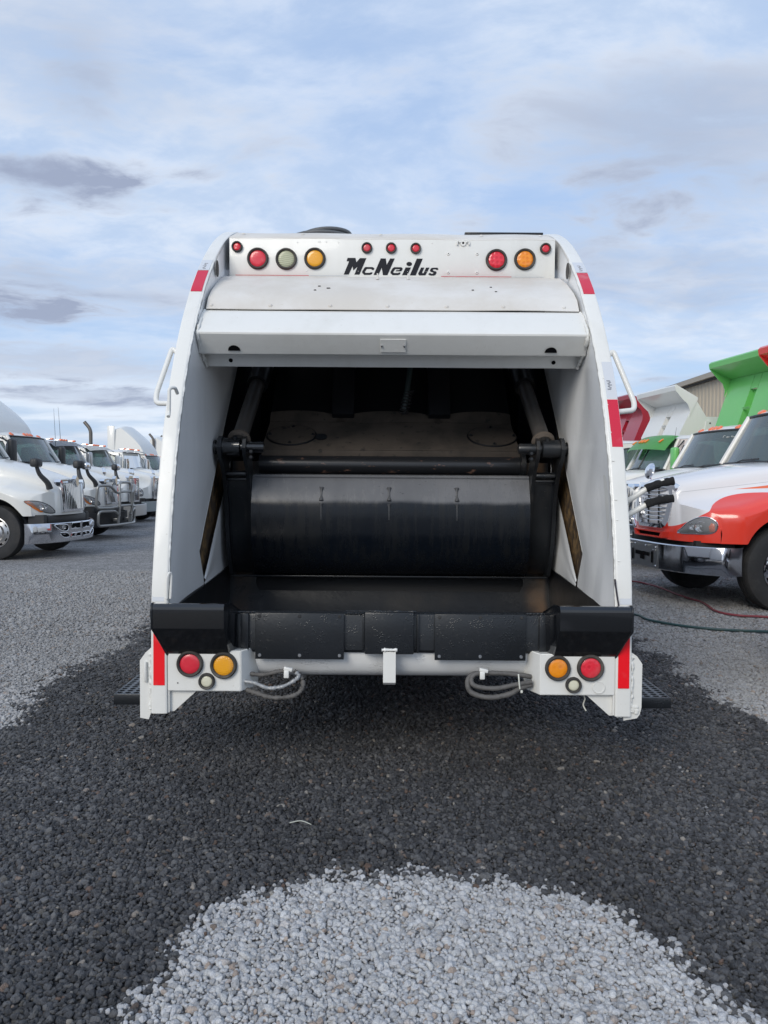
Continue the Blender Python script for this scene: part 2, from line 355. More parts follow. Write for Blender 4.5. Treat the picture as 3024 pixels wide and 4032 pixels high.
# ------------------------------------------------------------------ mesh helpers
class MB:
    def __init__(s): s.bm = bmesh.new()
    def poly(s, pts):
        return s.bm.faces.new([s.bm.verts.new(p) for p in pts])
    def box(s, c, size, rot=None, bev=0.0, seg=2):
        b = bmesh.new(); bmesh.ops.create_cube(b, size=1)
        for v in b.verts: v.co = Vector((v.co.x * size[0], v.co.y * size[1], v.co.z * size[2]))
        if bev: bmesh.ops.bevel(b, geom=b.edges[:], offset=bev, segments=seg, profile=.5, affect='EDGES')
        M = Matrix.Translation(c) @ (rot.to_4x4() if rot is not None else Matrix.Identity(4))
        s.merge(b, M); return s
    def merge(s, b, M=None):
        mp = {}
        for v in b.verts: mp[v] = s.bm.verts.new(M @ v.co if M is not None else v.co)
        for f in b.faces:
            try: s.bm.faces.new([mp[v] for v in f.verts])
            except ValueError: pass
        b.free()
    def tube(s, pts, r, n=10, caps=True, smooth=0, closed=False, wob=0.0):
        pts = [Vector(p) for p in pts]
        if smooth: pts = spline(pts, smooth)
        N = len(pts); rs = r if isinstance(r, (list, tuple)) else [r] * N
        if len(rs) != N: rs = [rs[0] + (rs[-1] - rs[0]) * i / (N - 1) for i in range(N)]
        rings = []; up = None
        for i, p in enumerate(pts):
            a = pts[i - 1] if (i > 0 or closed) else p; c = pts[(i + 1) % N] if (i < N - 1 or closed) else p
            d = (c - a).normalized() if (c - a).length > 1e-9 else Vector((0, 0, 1))
            if up is None:
                up = Vector((0, 0, 1)) if abs(d.z) < .9 else Vector((1, 0, 0))
            side = d.cross(up)
            if side.length < 1e-6: side = d.orthogonal()
            side.normalize(); up = side.cross(d).normalized()
            rr = rs[i] * (1 + (random.uniform(-wob, wob) if wob else 0))
            rings.append([s.bm.verts.new(p + (side * math.cos(k * 2 * math.pi / n) + up * math.sin(k * 2 * math.pi / n)) * rr * (1 + (random.uniform(-wob, wob) * .5 if wob else 0))) for k in range(n)])
        for i in range(N - 1 + (1 if closed else 0)):
            A, B = rings[i], rings[(i + 1) % N]
            for k in range(n): s.bm.faces.new((A[k], A[(k + 1) % n], B[(k + 1) % n], B[k]))
        if caps and not closed:
            s.bm.faces.new(rings[0][::-1]); s.bm.faces.new(rings[-1])
        return s
    def prism(s, pts2, f, d0, d1):
        """2-D outline pts2 mapped by f(u,v,d); solid between d0 and d1"""
        A = [s.bm.verts.new(f(u, v, d0)) for u, v in pts2]; B = [s.bm.verts.new(f(u, v, d1)) for u, v in pts2]
        n = len(pts2)
        if n <= 4: s.bm.faces.new(A); s.bm.faces.new(B[::-1])
        else:
            for a, b, c in tessellate_polygon([[Vector((u, v, 0)) for u, v in pts2]]):
                s.bm.faces.new((A[a], A[b], A[c])); s.bm.faces.new((B[c], B[b], B[a]))
        for i in range(n): s.bm.faces.new((A[i], B[i], B[(i + 1) % n], A[(i + 1) % n]))
        return s
    def ring(s, outer, inner, f, d0, d1):
        n = len(outer)
        O0 = [s.bm.verts.new(f(*p, d0)) for p in outer]; I0 = [s.bm.verts.new(f(*p, d0)) for p in inner]
        O1 = [s.bm.verts.new(f(*p, d1)) for p in outer]; I1 = [s.bm.verts.new(f(*p, d1)) for p in inner]
        for i in range(n):
            j = (i + 1) % n
            s.bm.faces.new((O0[i], O0[j], I0[j], I0[i])); s.bm.faces.new((O1[j], O1[i], I1[i], I1[j]))
            s.bm.faces.new((O0[j], O0[i], O1[i], O1[j])); s.bm.faces.new((I0[i], I0[j], I1[j], I1[i]))
        return s
    def lathe(s, prof, M, n=28):
        """prof: (radius, height) pairs turned round the local z axis, placed by M"""
        rings = []
        for r, h in prof:
            if r < 1e-6: rings.append([s.bm.verts.new(M @ Vector((0, 0, h)))])
            else: rings.append([s.bm.verts.new(M @ Vector((r * math.cos(2 * math.pi * k / n), r * math.sin(2 * math.pi * k / n), h))) for k in range(n)])
        for A, B in zip(rings, rings[1:]):
            for k in range(n):
                j = (k + 1) % n
                if len(A) == 1 and len(B) == 1: continue
                if len(A) == 1: s.bm.faces.new((A[0], B[j], B[k]))
                elif len(B) == 1: s.bm.faces.new((A[k], A[j], B[0]))
                else: s.bm.faces.new((A[k], A[j], B[j], B[k]))
        return s
    def grid(s, f, nu, nv, closed_u=False):
        V = [[s.bm.verts.new(f(i / nu, j / nv)) for j in range(nv + 1)] for i in range(nu + (0 if closed_u else 1))]
        for i in range(nu):
            for j in range(nv):
                a, b = V[i], V[(i + 1) % len(V)]
                s.bm.faces.new((a[j], b[j], b[j + 1], a[j + 1]))
        return s
    def strip(s, prof, x0, x1, nx=1, thick=0.0, fx=None, flip=False):
        """profile [(y,z)] swept along x; thick adds the sheet's thickness behind it (ahead of it with flip)"""
        def rows(pr):
            V = []
            for i in range(nx + 1):
                x = x0 + (x1 - x0) * i / nx
                V.append([s.bm.verts.new(fx(x, y, z) if fx else (x, y, z)) for y, z in pr])
            return V
        n = len(prof); V = rows(prof)
        for i in range(nx):
            for j in range(n - 1): s.bm.faces.new((V[i][j], V[i + 1][j], V[i + 1][j + 1], V[i][j + 1]))
        if thick:
            k = -thick if flip else thick; off = []
            for j in range(n):
                a, b = prof[max(j - 1, 0)], prof[min(j + 1, n - 1)]; dy, dz = b[0] - a[0], b[1] - a[1]; l = math.hypot(dy, dz) or 1
                off.append((prof[j][0] - dz / l * k, prof[j][1] + dy / l * k))
            U = rows(off)
            for i in range(nx):
                for j in range(n - 1): s.bm.faces.new((U[i][j], U[i][j + 1], U[i + 1][j + 1], U[i + 1][j]))
                s.bm.faces.new((V[i][0], U[i][0], U[i + 1][0], V[i + 1][0])); s.bm.faces.new((V[i][-1], V[i + 1][-1], U[i + 1][-1], U[i][-1]))
            for r, q in ((0, 1), (nx, 0)):
                for j in range(n - 1): s.bm.faces.new((V[r][j], V[r][j + 1], U[r][j + 1], U[r][j]))
        return s
def spline(pts, k=4):
    pts = [Vector(p) for p in pts]; o = []
    for i in range(len(pts) - 1):
        p0 = pts[max(i - 1, 0)]; p1 = pts[i]; p2 = pts[i + 1]; p3 = pts[min(i + 2, len(pts) - 1)]
        for j in range(k):
            u = j / k
            o.append(.5 * ((2 * p1) + (p2 - p0) * u + (2 * p0 - 5 * p1 + 4 * p2 - p3) * u * u + (3 * p1 - p0 - 3 * p2 + p3) * u ** 3))
    o.append(pts[-1]); return o
def fillet(pts, r, k=4):
    """round the corners of an open polyline"""
    pts = [Vector(p) for p in pts]; o = [pts[0]]
    for a, b, c in zip(pts, pts[1:], pts[2:]):
        d1 = (a - b); d2 = (c - b); rr = min(r, d1.length * .45, d2.length * .45)
        p = b + d1.normalized() * rr; q = b + d2.normalized() * rr
        for j in range(k + 1):
            u = j / k; o.append((1 - u) ** 2 * p + 2 * u * (1 - u) * b + u * u * q)
    o.append(pts[-1]); return o
OFF = Vector((0, 0, 0))
def obj(name, mb, m, parent=None, sharp=32, label=None, loc=None, kind=None):
    bm = mb.bm
    if OFF.length: bmesh.ops.translate(bm, verts=bm.verts[:], vec=-OFF)
    bmesh.ops.recalc_face_normals(bm, faces=bm.faces[:])
    bm.normal_update()
    ca = math.radians(sharp)
    for f in bm.faces: f.smooth = True
    for e in bm.edges:
        if len(e.link_faces) == 2: e.smooth = e.calc_face_angle(0) < ca
    me = bpy.data.meshes.new(name); bm.to_mesh(me); bm.free()
    me.materials.append(MATS[m])
    o = bpy.data.objects.new(name, me); COL.objects.link(o)
    if parent: o.parent = parent
    if loc is not None: o.location = loc
    if label: o['label'] = label
    if kind: o['kind'] = kind
    return o
def share(src, loc, parent, rot=None, scale=None):
    o = src.copy(); COL.objects.link(o); o.parent = parent; o.location = loc
    if rot is not None: o.rotation_euler = rot
    return o
def thing(name, label, cat, loc=(0, 0, 0), rz=0.0, group=None):
    o = bpy.data.objects.new(name, None); COL.objects.link(o); o.empty_display_size = .3
    o.location = loc; o.rotation_euler = (0, 0, rz); o['label'] = label; o['category'] = cat
    if group: o['group'] = group
    return o
def tag(o, label, cat, group=None):
    o['label'] = label; o['category'] = cat
    if group: o['group'] = group
    return o
XM = lambda u, v, d: (d, u, v)      # outline in (y,z), depth along x
YM = lambda u, v, d: (u, d, v)      # outline in (x,z), depth along y
ZM = lambda u, v, d: (u, v, d)
def facing_back(x, y, z, tilt=0.0):
    """matrix: local z axis points to -y (rearward), tilted up by tilt"""
    return Matrix.Translation((x, y, z)) @ Matrix.Rotation(R(90) - tilt, 4, 'X')
def circ(cx, cz, r, n=20, rz=None): return [(cx + r * math.cos(2 * math.pi * k / n), cz + (rz or r) * math.sin(2 * math.pi * k / n)) for k in range(n)]
def interp(x, xs, ys): return float(np.interp(x, xs, ys))

# ------------------------------------------------------------------ ground
def wet_mask(t, P):
    """1 = wet dark gravel, 0 = dry pale gravel; wet area round the washed truck with a dry island behind it"""
    sp = t.new('ShaderNodeSeparateXYZ'); t.l.new(P, sp.inputs[0]); X = sp.outputs[0]; Y = sp.outputs[1]
    flat = t.new('ShaderNodeCombineXYZ'); t.l.new(X, flat.inputs[0]); t.l.new(Y, flat.inputs[1]); F_ = flat.outputs[0]
    n1 = t.math('SUBTRACT', t.noise(F_, 1.7, 5, .6), .5); n2 = t.math('SUBTRACT', t.noise(F_, 7.5, 4, .65), .5)
    w = t.math('ADD', t.math('ADD', t.math('MULTIPLY', n1, 1.0), t.math('MULTIPLY', n2, .6)), t.math('MULTIPLY', t.math('SUBTRACT', t.noise(F_, 24, 3, .6), .5), .45))
    ax = t.math('ABSOLUTE', X)
    side = t.smooth(t.math('ADD', ax, w), 2.58, 2.42)
    side = t.math('MULTIPLY', side, t.smooth(t.math('ADD', Y, t.math('MULTIPLY', w, 2.0)), 16.5, 14.5))
    nearside = t.smooth(t.math('ADD', Y, t.math('MULTIPLY', w, .8)), 4.75, 4.45)   # nearer the camera the wet area reaches farther out
    side = t.math('MAXIMUM', side, t.math('MULTIPLY', nearside, t.smooth(t.math('ADD', ax, w), 3.6, 3.3)))
    top = t.smooth(t.math('ADD', t.math('ADD', Y, t.math('MULTIPLY', w, .5)), t.math('MULTIPLY', t.math('POWER', t.math('ABSOLUTE', t.math('SUBTRACT', X, .12)), 3.0), .60)), 3.13, 2.90)
    lft = t.smooth(t.math('SUBTRACT', t.math('ADD', X, t.math('MULTIPLY', w, .38)), t.math('MULTIPLY', t.math('SUBTRACT', Y, 2.2), .06)), -.84, -.64)
    rgt = t.smooth(t.math('ADD', t.math('ADD', X, t.math('MULTIPLY', w, .40)), t.math('MULTIPLY', t.math('SUBTRACT', Y, 2.2), .38)), 1.22, 1.02)
    isl = t.math('MULTIPLY', t.math('MULTIPLY', top, lft), rgt)
    stray = t.math('MULTIPLY', t.smooth(t.math('ADD', n1, t.math('MULTIPLY', n2, .5)), .13, .26), t.math('MULTIPLY', t.smooth(ax, 1.0, 1.7), .42))
    isl = t.math('MAXIMUM', isl, stray)
    return t.math('MULTIPLY', side, t.math('SUBTRACT', 1.0, isl)), F_
def ground_fn(t, b):
    ge = t.new('ShaderNodeNewGeometry'); P = ge.outputs['Position']
    m, F_ = wet_mask(t, P)
    v = t.new('ShaderNodeTexVoronoi'); v.inputs['Scale'].default_value = 48; t.put(v.inputs['Vector'], F_)
    cell = t.new('ShaderNodeSeparateColor'); t.l.new(v.outputs['Color'], cell.inputs[0])
    v2 = t.voro(F_, 48, 'DISTANCE_TO_EDGE')
    big = t.noise(F_, .35, 5, .6); mid = t.noise(F_, 3.5, 5, .6)
    val = t.math('ADD', t.math('MULTIPLY', cell.outputs[0], .55), t.math('ADD', .45, t.math('MULTIPLY', t.math('SUBTRACT', mid, .5), .8)))
    val = t.math('MULTIPLY', val, t.math('ADD', .72, t.math('MULTIPLY', big, .6)))
    crack = t.smooth(v2, 0.0, .16)
    dry = t.mix(cell.outputs[1], (.42, .415, .42), (.55, .54, .53)); wet = t.mix(cell.outputs[1], (.045, .045, .048), (.07, .068, .066))
    c = t.mix(m, dry, wet)
    c = t.mix(1.0, c, t.ramp(val, [(0, 0.0), (1, 1.0)]), 'MULTIPLY')
    c = t.mix(t.math('ADD', .35, t.math('MULTIPLY', crack, .65)), (.03, .03, .03), c)
    t.put(b.inputs['Base Color'], c)
    t.put(b.inputs['Roughness'], t.math('SUBTRACT', .95, t.math('MULTIPLY', m, .35)))
    bn = t.new('ShaderNodeBump'); bn.inputs['Strength'].default_value = .9; bn.inputs['Distance'].default_value = .012
    t.put(bn.inputs['Height'], t.math('ADD', t.math('MULTIPLY', crack, .6), t.math('MULTIPLY', cell.outputs[2], .7))); t.l.new(bn.outputs[0], b.inputs['Normal'])
mat('gravel_ground', fn=ground_fn, spec=.3)
def stone_fn(t, b):
    oi = t.new('ShaderNodeObjectInfo'); L = oi.outputs['Location']; rnd = oi.outputs['Random']
    m, F_ = wet_mask(t, L)
    m = t.math('GREATER_THAN', t.math('ADD', m, t.math('MULTIPLY', t.math('SUBTRACT', rnd, .5), .85)), .5)
    dry = t.ramp(rnd, [(0, (.42, .42, .425)), (.3, (.57, .57, .58)), (.55, (.67, .675, .69)), (.8, (.60, .60, .595)), (.94, (.74, .74, .74)), (.965, (.42, .34, .29)), (1, (.56, .47, .40))])
    wet = t.ramp(rnd, [(0, (.034, .035, .038)), (.4, (.060, .061, .066)), (.7, (.090, .091, .096)), (.9, (.120, .120, .122)), (.965, (.075, .070, .062)), (.98, (.13, .085, .065)), (1, (.30, .28, .25))])
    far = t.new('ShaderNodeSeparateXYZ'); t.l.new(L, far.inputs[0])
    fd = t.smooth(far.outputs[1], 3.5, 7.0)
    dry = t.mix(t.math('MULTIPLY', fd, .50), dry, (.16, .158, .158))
    wet = t.mix(1.0, wet, t.ramp(t.noise(F_, .9, 5, .6), [(.30, .74), (.70, 1.48)]), 'MULTIPLY')
    dry = t.mix(1.0, dry, t.ramp(t.noise(F_, 1.3, 5, .6), [(.30, .86), (.70, 1.0)]), 'MULTIPLY')
    c = t.mix(m, dry, wet)
    tc = t.new('ShaderNodeTexCoord')
    g = t.noise(tc.outputs['Object'], 2.4, 4, .6)
    c = t.mix(1.0, c, t.ramp(g, [(.25, .72), (.75, 1.18)]), 'MULTIPLY')
    t.put(b.inputs['Base Color'], c)
    t.put(b.inputs['Roughness'], t.math('SUBTRACT', .9, t.math('MULTIPLY', m, .50)))
    bn = t.new('ShaderNodeBump'); bn.inputs['Strength'].default_value = .5; bn.inputs['Distance'].default_value = .1
    t.put(bn.inputs['Height'], t.noise(tc.outputs['Object'], 3, 4)); t.l.new(bn.outputs[0], b.inputs['Normal'])
mat('gravel_stone', fn=stone_fn, spec=.35)
g = MB(); g.poly([(-900, -900, 0), (900, -900, 0), (900, 1800, 0), (-900, 1800, 0)])
obj('ground', g, 'gravel_ground', kind='structure')

def scatter_gravel():
    pts = []; 
    bands = [(1.7, 4.8, .0122, .82), (4.8, 7.5, .0165, .92), (7.5, 13.0, .027, 1.15)]
    P_, Sc = [], []
    for y0, y1, d, k in bands:
        ys = np.arange(y0, y1, d)
        for y in ys:
            hw = .56 * y + .45
            xs = np.arange(-hw, hw, d)
            jx = rng.uniform(-.55, .55, len(xs)) * d; jy = rng.uniform(-.55, .55, len(xs)) * d
            P_.append(np.stack([xs + jx, y + jy, rng.uniform(-.003, .010, len(xs))], 1)); Sc.append(np.full(len(xs), k))
    P_ = np.concatenate(P_); k = np.concatenate(Sc); n = len(P_)
    base = rng.lognormal(0, .33, n).clip(.5, 2.3) * .0098 * k
    scl = np.stack([base * rng.uniform(.8, 1.4, n), base * rng.uniform(.7, 1.1, n), base * rng.uniform(.55, .95, n)], 1)
    rot = np.stack([rng.uniform(-.6, .6, n), rng.uniform(-.6, .6, n), rng.uniform(0, 6.283, n)], 1)
    me = bpy.data.meshes.new('gravel'); me.vertices.add(n); me.vertices.foreach_set('co', P_.astype('f').ravel())
    for nm, arr in (('rot', rot), ('scl', scl)):
        a = me.attributes.new(nm, 'FLOAT_VECTOR', 'POINT'); a.data.foreach_set('vector', arr.astype('f').ravel())
    a = me.attributes.new('pick', 'INT', 'POINT'); a.data.foreach_set('value', rng.integers(0, 6, n).astype('i'))
    me.materials.append(MATS['gravel_stone'])
    o = bpy.data.objects.new('gravel', me); COL.objects.link(o); o['kind'] = 'stuff'
    o['label'] = 'loose crushed gravel, wet and dark round the truck, pale and dry in front'; o['category'] = 'gravel'
    ng = bpy.data.node_groups.new('gravel_scatter', 'GeometryNodeTree')
    ng.interface.new_socket('Geometry', in_out='INPUT', socket_type='NodeSocketGeometry'); ng.interface.new_socket('Geometry', in_out='OUTPUT', socket_type='NodeSocketGeometry')
    N = ng.nodes; L = ng.links
    gi = N.new('NodeGroupInput'); go = N.new('NodeGroupOutput'); iop = N.new('GeometryNodeInstanceOnPoints')
    L.new(gi.outputs[0], iop.inputs['Points'])
    join = N.new('GeometryNodeJoinGeometry')
    for k_ in range(6):
        ico = N.new('GeometryNodeMeshIcoSphere'); ico.inputs['Radius'].default_value = 1.0; ico.inputs['Subdivisions'].default_value = 3
        sp = N.new('GeometryNodeSetPosition'); L.new(ico.outputs[0], sp.inputs[0])
        pos = N.new('GeometryNodeInputPosition'); vo = N.new('ShaderNodeTexVoronoi'); vo.feature = 'F1'; vo.inputs['Scale'].default_value = .85
        ad = N.new('ShaderNodeVectorMath'); ad.operation = 'ADD'; L.new(pos.outputs[0], ad.inputs[0]); ad.inputs[1].default_value = (k_ * 7.3, k_ * 3.1, k_ * 5.9)
        L.new(ad.outputs[0], vo.inputs['Vector'])
        mm = N.new('ShaderNodeMath'); mm.operation = 'MULTIPLY_ADD'; L.new(vo.outputs['Distance'], mm.inputs[0]); mm.inputs[1].default_value = .75; mm.inputs[2].default_value = .58
        sc = N.new('ShaderNodeVectorMath'); sc.operation = 'SCALE'; L.new(pos.outputs[0], sc.inputs[0]); L.new(mm.outputs[0], sc.inputs['Scale'])
        L.new(sc.outputs[0], sp.inputs['Position'])
        ss = N.new('GeometryNodeSetShadeSmooth'); L.new(sp.outputs[0], ss.inputs[0])
        sm = N.new('GeometryNodeSetMaterial'); L.new(ss.outputs[0], sm.inputs[0]); sm.inputs['Material'].default_value = MATS['gravel_stone']
        g2i = N.new('GeometryNodeGeometryToInstance'); L.new(sm.outputs[0], g2i.inputs[0]); L.new(g2i.outputs[0], join.inputs[0])
    L.new(join.outputs[0], iop.inputs['Instance']); iop.inputs['Pick Instance'].default_value = True
    def attr(nm, ty):
        a = N.new('GeometryNodeInputNamedAttribute'); a.data_type = ty; a.inputs[0].default_value = nm; return a.outputs[0]
    L.new(attr('rot', 'FLOAT_VECTOR'), iop.inputs['Rotation']); L.new(attr('scl', 'FLOAT_VECTOR'), iop.inputs['Scale']); L.new(attr('pick', 'INT'), iop.inputs['Instance Index'])
    L.new(iop.outputs[0], go.inputs[0])
    md = o.modifiers.new('scatter', 'NODES'); md.node_group = ng
    print('gravel stones', n)
scatter_gravel()
# ================================================================== the refuse truck (rear loader), seen from behind
XC = 0.043; BASE = Vector((0, 3.87, 0))
OFF = BASE
truck = thing('garbage_truck', 'white rear loader garbage truck with open black hopper, standing in the middle on wet gravel', 'garbage truck', (XC, 3.87, 0))
PZ = [.40, .93, 1.218, 1.473, 1.712, 1.91, 2.133, 2.316, 2.428, 2.534, 2.75, 2.89, 3.03, 3.195, 3.33, 3.43, 3.475, 3.49]
PY = [3.862, 3.871, 3.913, 3.973, 4.044, 4.122, 4.231, 4.343, 4.423, 4.506, 4.701, 4.856, 5.036, 5.287, 5.55, 5.82, 6.10, 6.50]
prof = spline([(0, y, z) for y, z in zip(PY, PZ)], 4)
def post_y(z): return interp(z, PZ, PY)
def post_mesh(s):
    m = MB(); sec = [(1.138, .13), (1.138, .014), (1.138, .010), (1.1395, .0035), (1.1445, .0005), (1.149, .0), (1.209, .0), (1.2135, .0005), (1.2185, .0035), (1.220, .010), (1.220, .014), (1.220, .13)]
    rows = []
    for i, p in enumerate(prof):
        a = prof[max(i - 1, 0)]; b = prof[min(i + 1, len(prof) - 1)]; d = (b - a).normalized(); nrm = Vector((0, d.z, -d.y))   # inward
        rows.append([m.bm.verts.new(p + nrm * k + Vector((s * x, 0, 0))) for x, k in sec])
    for row in rows:
        for v in row: v.co.y += .0035 * noise.noise(Vector((s * 3, v.co.z * 2.3, 1.7))); v.co.x += s * .0020 * noise.noise(Vector((s * 5, v.co.z * 3.1, 4.4)))
    n = len(sec)
    for A, B in zip(rows, rows[1:]):
        for k in range(n): m.bm.faces.new((A[k], A[(k + 1) % n], B[(k + 1) % n], B[k]))
    m.bm.faces.new(rows[0]); m.bm.faces.new(rows[-1][::-1])
    return m
def seg_on_post(s, z0, z1, xa, xb, off=.004, nseg=10):
    m = MB(); V = []
    for i in range(nseg + 1):
        z = z0 + (z1 - z0) * i / nseg; y = post_y(z); dy = (post_y(z + .02) - post_y(z - .02)) / .04
        d = Vector((0, dy, 1)).normalized(); nr = Vector((0, -d.z, d.y))
        V.append([m.bm.verts.new(Vector((s * x, y, z)) + nr * k) for x, k in ((xa, off), (xb, off), (xb, off - .003), (xa, off - .003))])
    for A, B in zip(V, V[1:]):
        for k in range(4): m.bm.faces.new((A[k], A[(k + 1) % 4], B[(k + 1) % 4], B[k]))
    m.bm.faces.new(V[0]); m.bm.faces.new(V[-1][::-1])
    return m
def zsep(y): return .925 + .052 * (y - 4.0) / 1.3
def slot_y(z):
    return interp(z, [.985, 1.165, 1.99, 2.42], [4.655, 4.545, 5.30, 5.74])
for s in (-1, 1):
    obj('corner_post', post_mesh(s), 'white_paint', truck)
    # outer side plate of the tailgate
    pts = [(y + .10, z) for y, z in zip(PY, PZ) if z > .5] ; pts = pts + [(7.1, 3.49), (7.1, .62), (4.3, .62), (3.98, .50)]
    obj('side_plate', MB().prism(pts, XM, s * 1.196, s * 1.214), 'white_paint', truck)
    # inner wall with its guide slot; slightly dented
    m = MB()
    def f(u, v, s=s):
        zt = 3.45; z = .94 + (zt - .94) * v
        y0 = post_y(z) + .03; y1 = slot_y(z) if z < 2.42 else max(5.75, y0 + .1); y = y0 + (y1 - y0) * u
        z_ = max(z, zsep(y)) if v > 0 else zsep(y)
        edge = min(u, 1 - u) * 4; edge = max(0, min(1, edge))
        if s > 0: d = (noise.noise(Vector((y * 1.5, z * .9, 3.7))) * .030 + noise.noise(Vector((y * 3.3 + z, z * 2.4, 9.7))) * .010 + abs(noise.noise(Vector((y * 2.1 + z * 1.2, z * 1.1, 1.2)))) * -.022) * edge
        else: d = (noise.noise(Vector((y * 1.5, z * .8, 13.7))) * .018 + noise.noise(Vector((y * 3, z * 2.2, 4.1))) * .005) * edge
        return (s * (1.136 + d), y, z_)
    m.grid(f, 34, 90)
    obj('inner_wall', m, 'white_inner', truck, sharp=60)
    m = MB()
    def f2(u, v, s=s):
        y = 4.668 + (5.45 - 4.668) * u; zt = interp(y, [4.668, 4.80, 5.15, 5.45], [.99, 1.10, 1.45, 1.72]); z0 = zsep(y)
        jag = .006 * noise.noise(Vector((y * 30, s * 3, 0)))
        return (s * (1.134 + .012 * noise.noise(Vector((y * 2, v * 2, s)))), y, z0 + (zt - z0 + jag) * v)
    m.grid(f2, 40, 12)
    obj('wear_panel', m, 'white_inner', truck, sharp=60)
    # recessed slot channel and dark liner behind it
    obj('guide_channel', MB().prism([(4.5, .93), (5.2, .93), (6.0, 1.75), (6.0, 2.7), (5.6, 2.45), (4.5, 1.25)], XM, s * 1.165, s * 1.19), 'rusty_channel' if s > 0 else 'rusty_channel', truck)
    obj('liner_plate', MB().prism([(5.36, .62), (6.95, .62), (6.95, 3.3), (5.82, 3.3), (5.80, 2.5), (5.36, 2.02)], XM, s * 1.150, s * 1.160), 'deep_black', truck)
    obj('tub_side', MB().prism([(3.97, .70), (3.975, zsep(3.975)), (4.4, zsep(4.4)), (4.9, zsep(4.9)), (5.48, zsep(5.48)), (5.5, .5), (4.1, .5)], XM, s * 1.126, s * 1.131), 'tub_steel', truck)
    # slot edge trims (thin bright cut edge)
    o = MB(); o.tube([(s * 1.139, slot_y(z) - .002, z) for z in np.linspace(1.175, 2.40, 24)], .0045, 6)
    obj('slot_edge', o, 'white_paint', truck)
    # weld bead between post and wall
    o = MB(); o.tube([(s * (1.139 + .0012 * math.sin(z * 60)), post_y(z) + .010, z) for z in np.linspace(.96, 3.0, 150)], .0065, 7, wob=.28)
    obj('weld_bead', o, 'white_paint', truck, sharp=80)
    # oval inspection hole low on the upper wall
    obj('access_hole', MB().prism([(4.98 + .042 * math.cos(a), 2.935 + .052 * math.sin(a)) for a in np.linspace(0, 2 * math.pi, 20, endpoint=False)], XM, s * 1.118, s * 1.121), 'grommet', truck)
    # lower end of the post: side flange, gusset
    fl = [(1.222, .725), (1.252, .705), (1.280, .665), (1.280, .44), (1.272, .405), (1.258, .385), (1.19, .372), (1.19, .725)] if s > 0 else [(1.222, .735), (1.255, .705), (1.283, .665), (1.283, .37), (1.24, .362), (1.226, .40), (1.222, .44)]
    obj('post_flange', MB().prism([(s * x, z) for x, z in fl], YM, 3.885, 3.897), 'white_paint', truck)
    o = MB(); zz = np.linspace(.70, .42, 34)
    o.tube([(s * (1.226 + .003 * math.sin(z * 90)), 3.880, z) for z in zz], .0075, 7, wob=.45)
    obj('weld_bead', o, 'white_paint', truck, sharp=80)
    obj('gusset', MB().prism([(1.137, .52), (1.137, .402), (1.112, .402), (1.0, .505), (1.0, .53)] if s < 0 else [(1.137, .52), (1.137, .395), (1.118, .395), (1.0, .50), (1.0, .53)], lambda u, v, d, s=s: (s * u, d, v), 3.895, 3.91), 'white_paint', truck)
    obj('post_back_plate', MB().prism([(3.875, .402), (3.875, .74), (4.15, .74), (4.10, .50)], XM, s * 1.130, s * 1.1375), 'white_paint', truck)
# torn weld splatter at the right foot
o = MB()
for k in range(46):
    a = random.random(); x = 1.150 + a * .105; z = .408 + random.uniform(-.012, .020) + (.02 if a > .6 else 0)
    o.lathe([(0, -.004), (.010 * random.uniform(.5, 1.3), 0), (0, .006)], facing_back(x, 3.878, z), 7)
obj('torn_weld', o, 'white_paint', truck, sharp=80)
for z0, z1, n in [(2.16, 1.55, 4), (1.5, .98, 5)]:
    for k in range(n):
        z = z0 + (z1 - z0) * k / n; m = MB(); m.tube([(1.150, post_y(z) - .001, z), (1.150 + .012, post_y(z) - .003, z - .001)], .0035, 6, wob=.3)
        obj('weld_tack', m, 'white_paint', truck, sharp=80)
# ---- reflective tape
obj('reflective_tape', seg_on_post(-1, 2.715, 2.885, 1.146, 1.213), 'tape_red', truck)
obj('reflective_tape', seg_on_post(1, 2.715, 2.885, 1.146, 1.213), 'tape_red', truck)
obj('reflective_tape', seg_on_post(-1, 2.89, 2.985, 1.146, 1.213), 'tape_silver', truck, label='blank silver end of the tape')
obj('reflective_tape', seg_on_post(1, 2.89, 2.985, 1.146, 1.213), 'tape_silver', truck, label='blank silver end of the tape')
obj('reflective_tape', seg_on_post(1, 1.775, 2.035, 1.158, 1.215), 'tape_red', truck)
obj('reflective_tape', seg_on_post(1, 2.04, 2.255, 1.158, 1.215), 'tape_silver', truck, label='blank silver end of the tape')
obj('reflective_tape', seg_on_post(-1, .545, .855, 1.150, 1.207, .005), 'tape_red_bright', truck)
obj('reflective_tape', seg_on_post(1, .545, .855, 1.150, 1.207, .005), 'tape_red_bright', truck)
obj('reflective_tape', seg_on_post(-1, .97, 1.105, 1.155, 1.215), 'tape_silver', truck, label='blank silver end of the tape')
obj('reflective_tape', seg_on_post(1, .97, 1.09, 1.155, 1.215), 'tape_silver', truck, label='blank silver end of the tape')
for s, zc in ((-1, 2.93), (1, 2.93), (1, 2.12)):
    m = MB()
    for k in range(7):
        z = zc + (k - 3) * .008; y = post_y(z)
        m.box((s * (1.18 + (.004 if k % 2 else -.003)), y - .0085, z), (.012 if k % 3 else .02, .001, .0035), Matrix.Rotation(R(-35), 3, 'X'))
    obj('tape_print', m, 'print_grey', truck, kind='stuff')
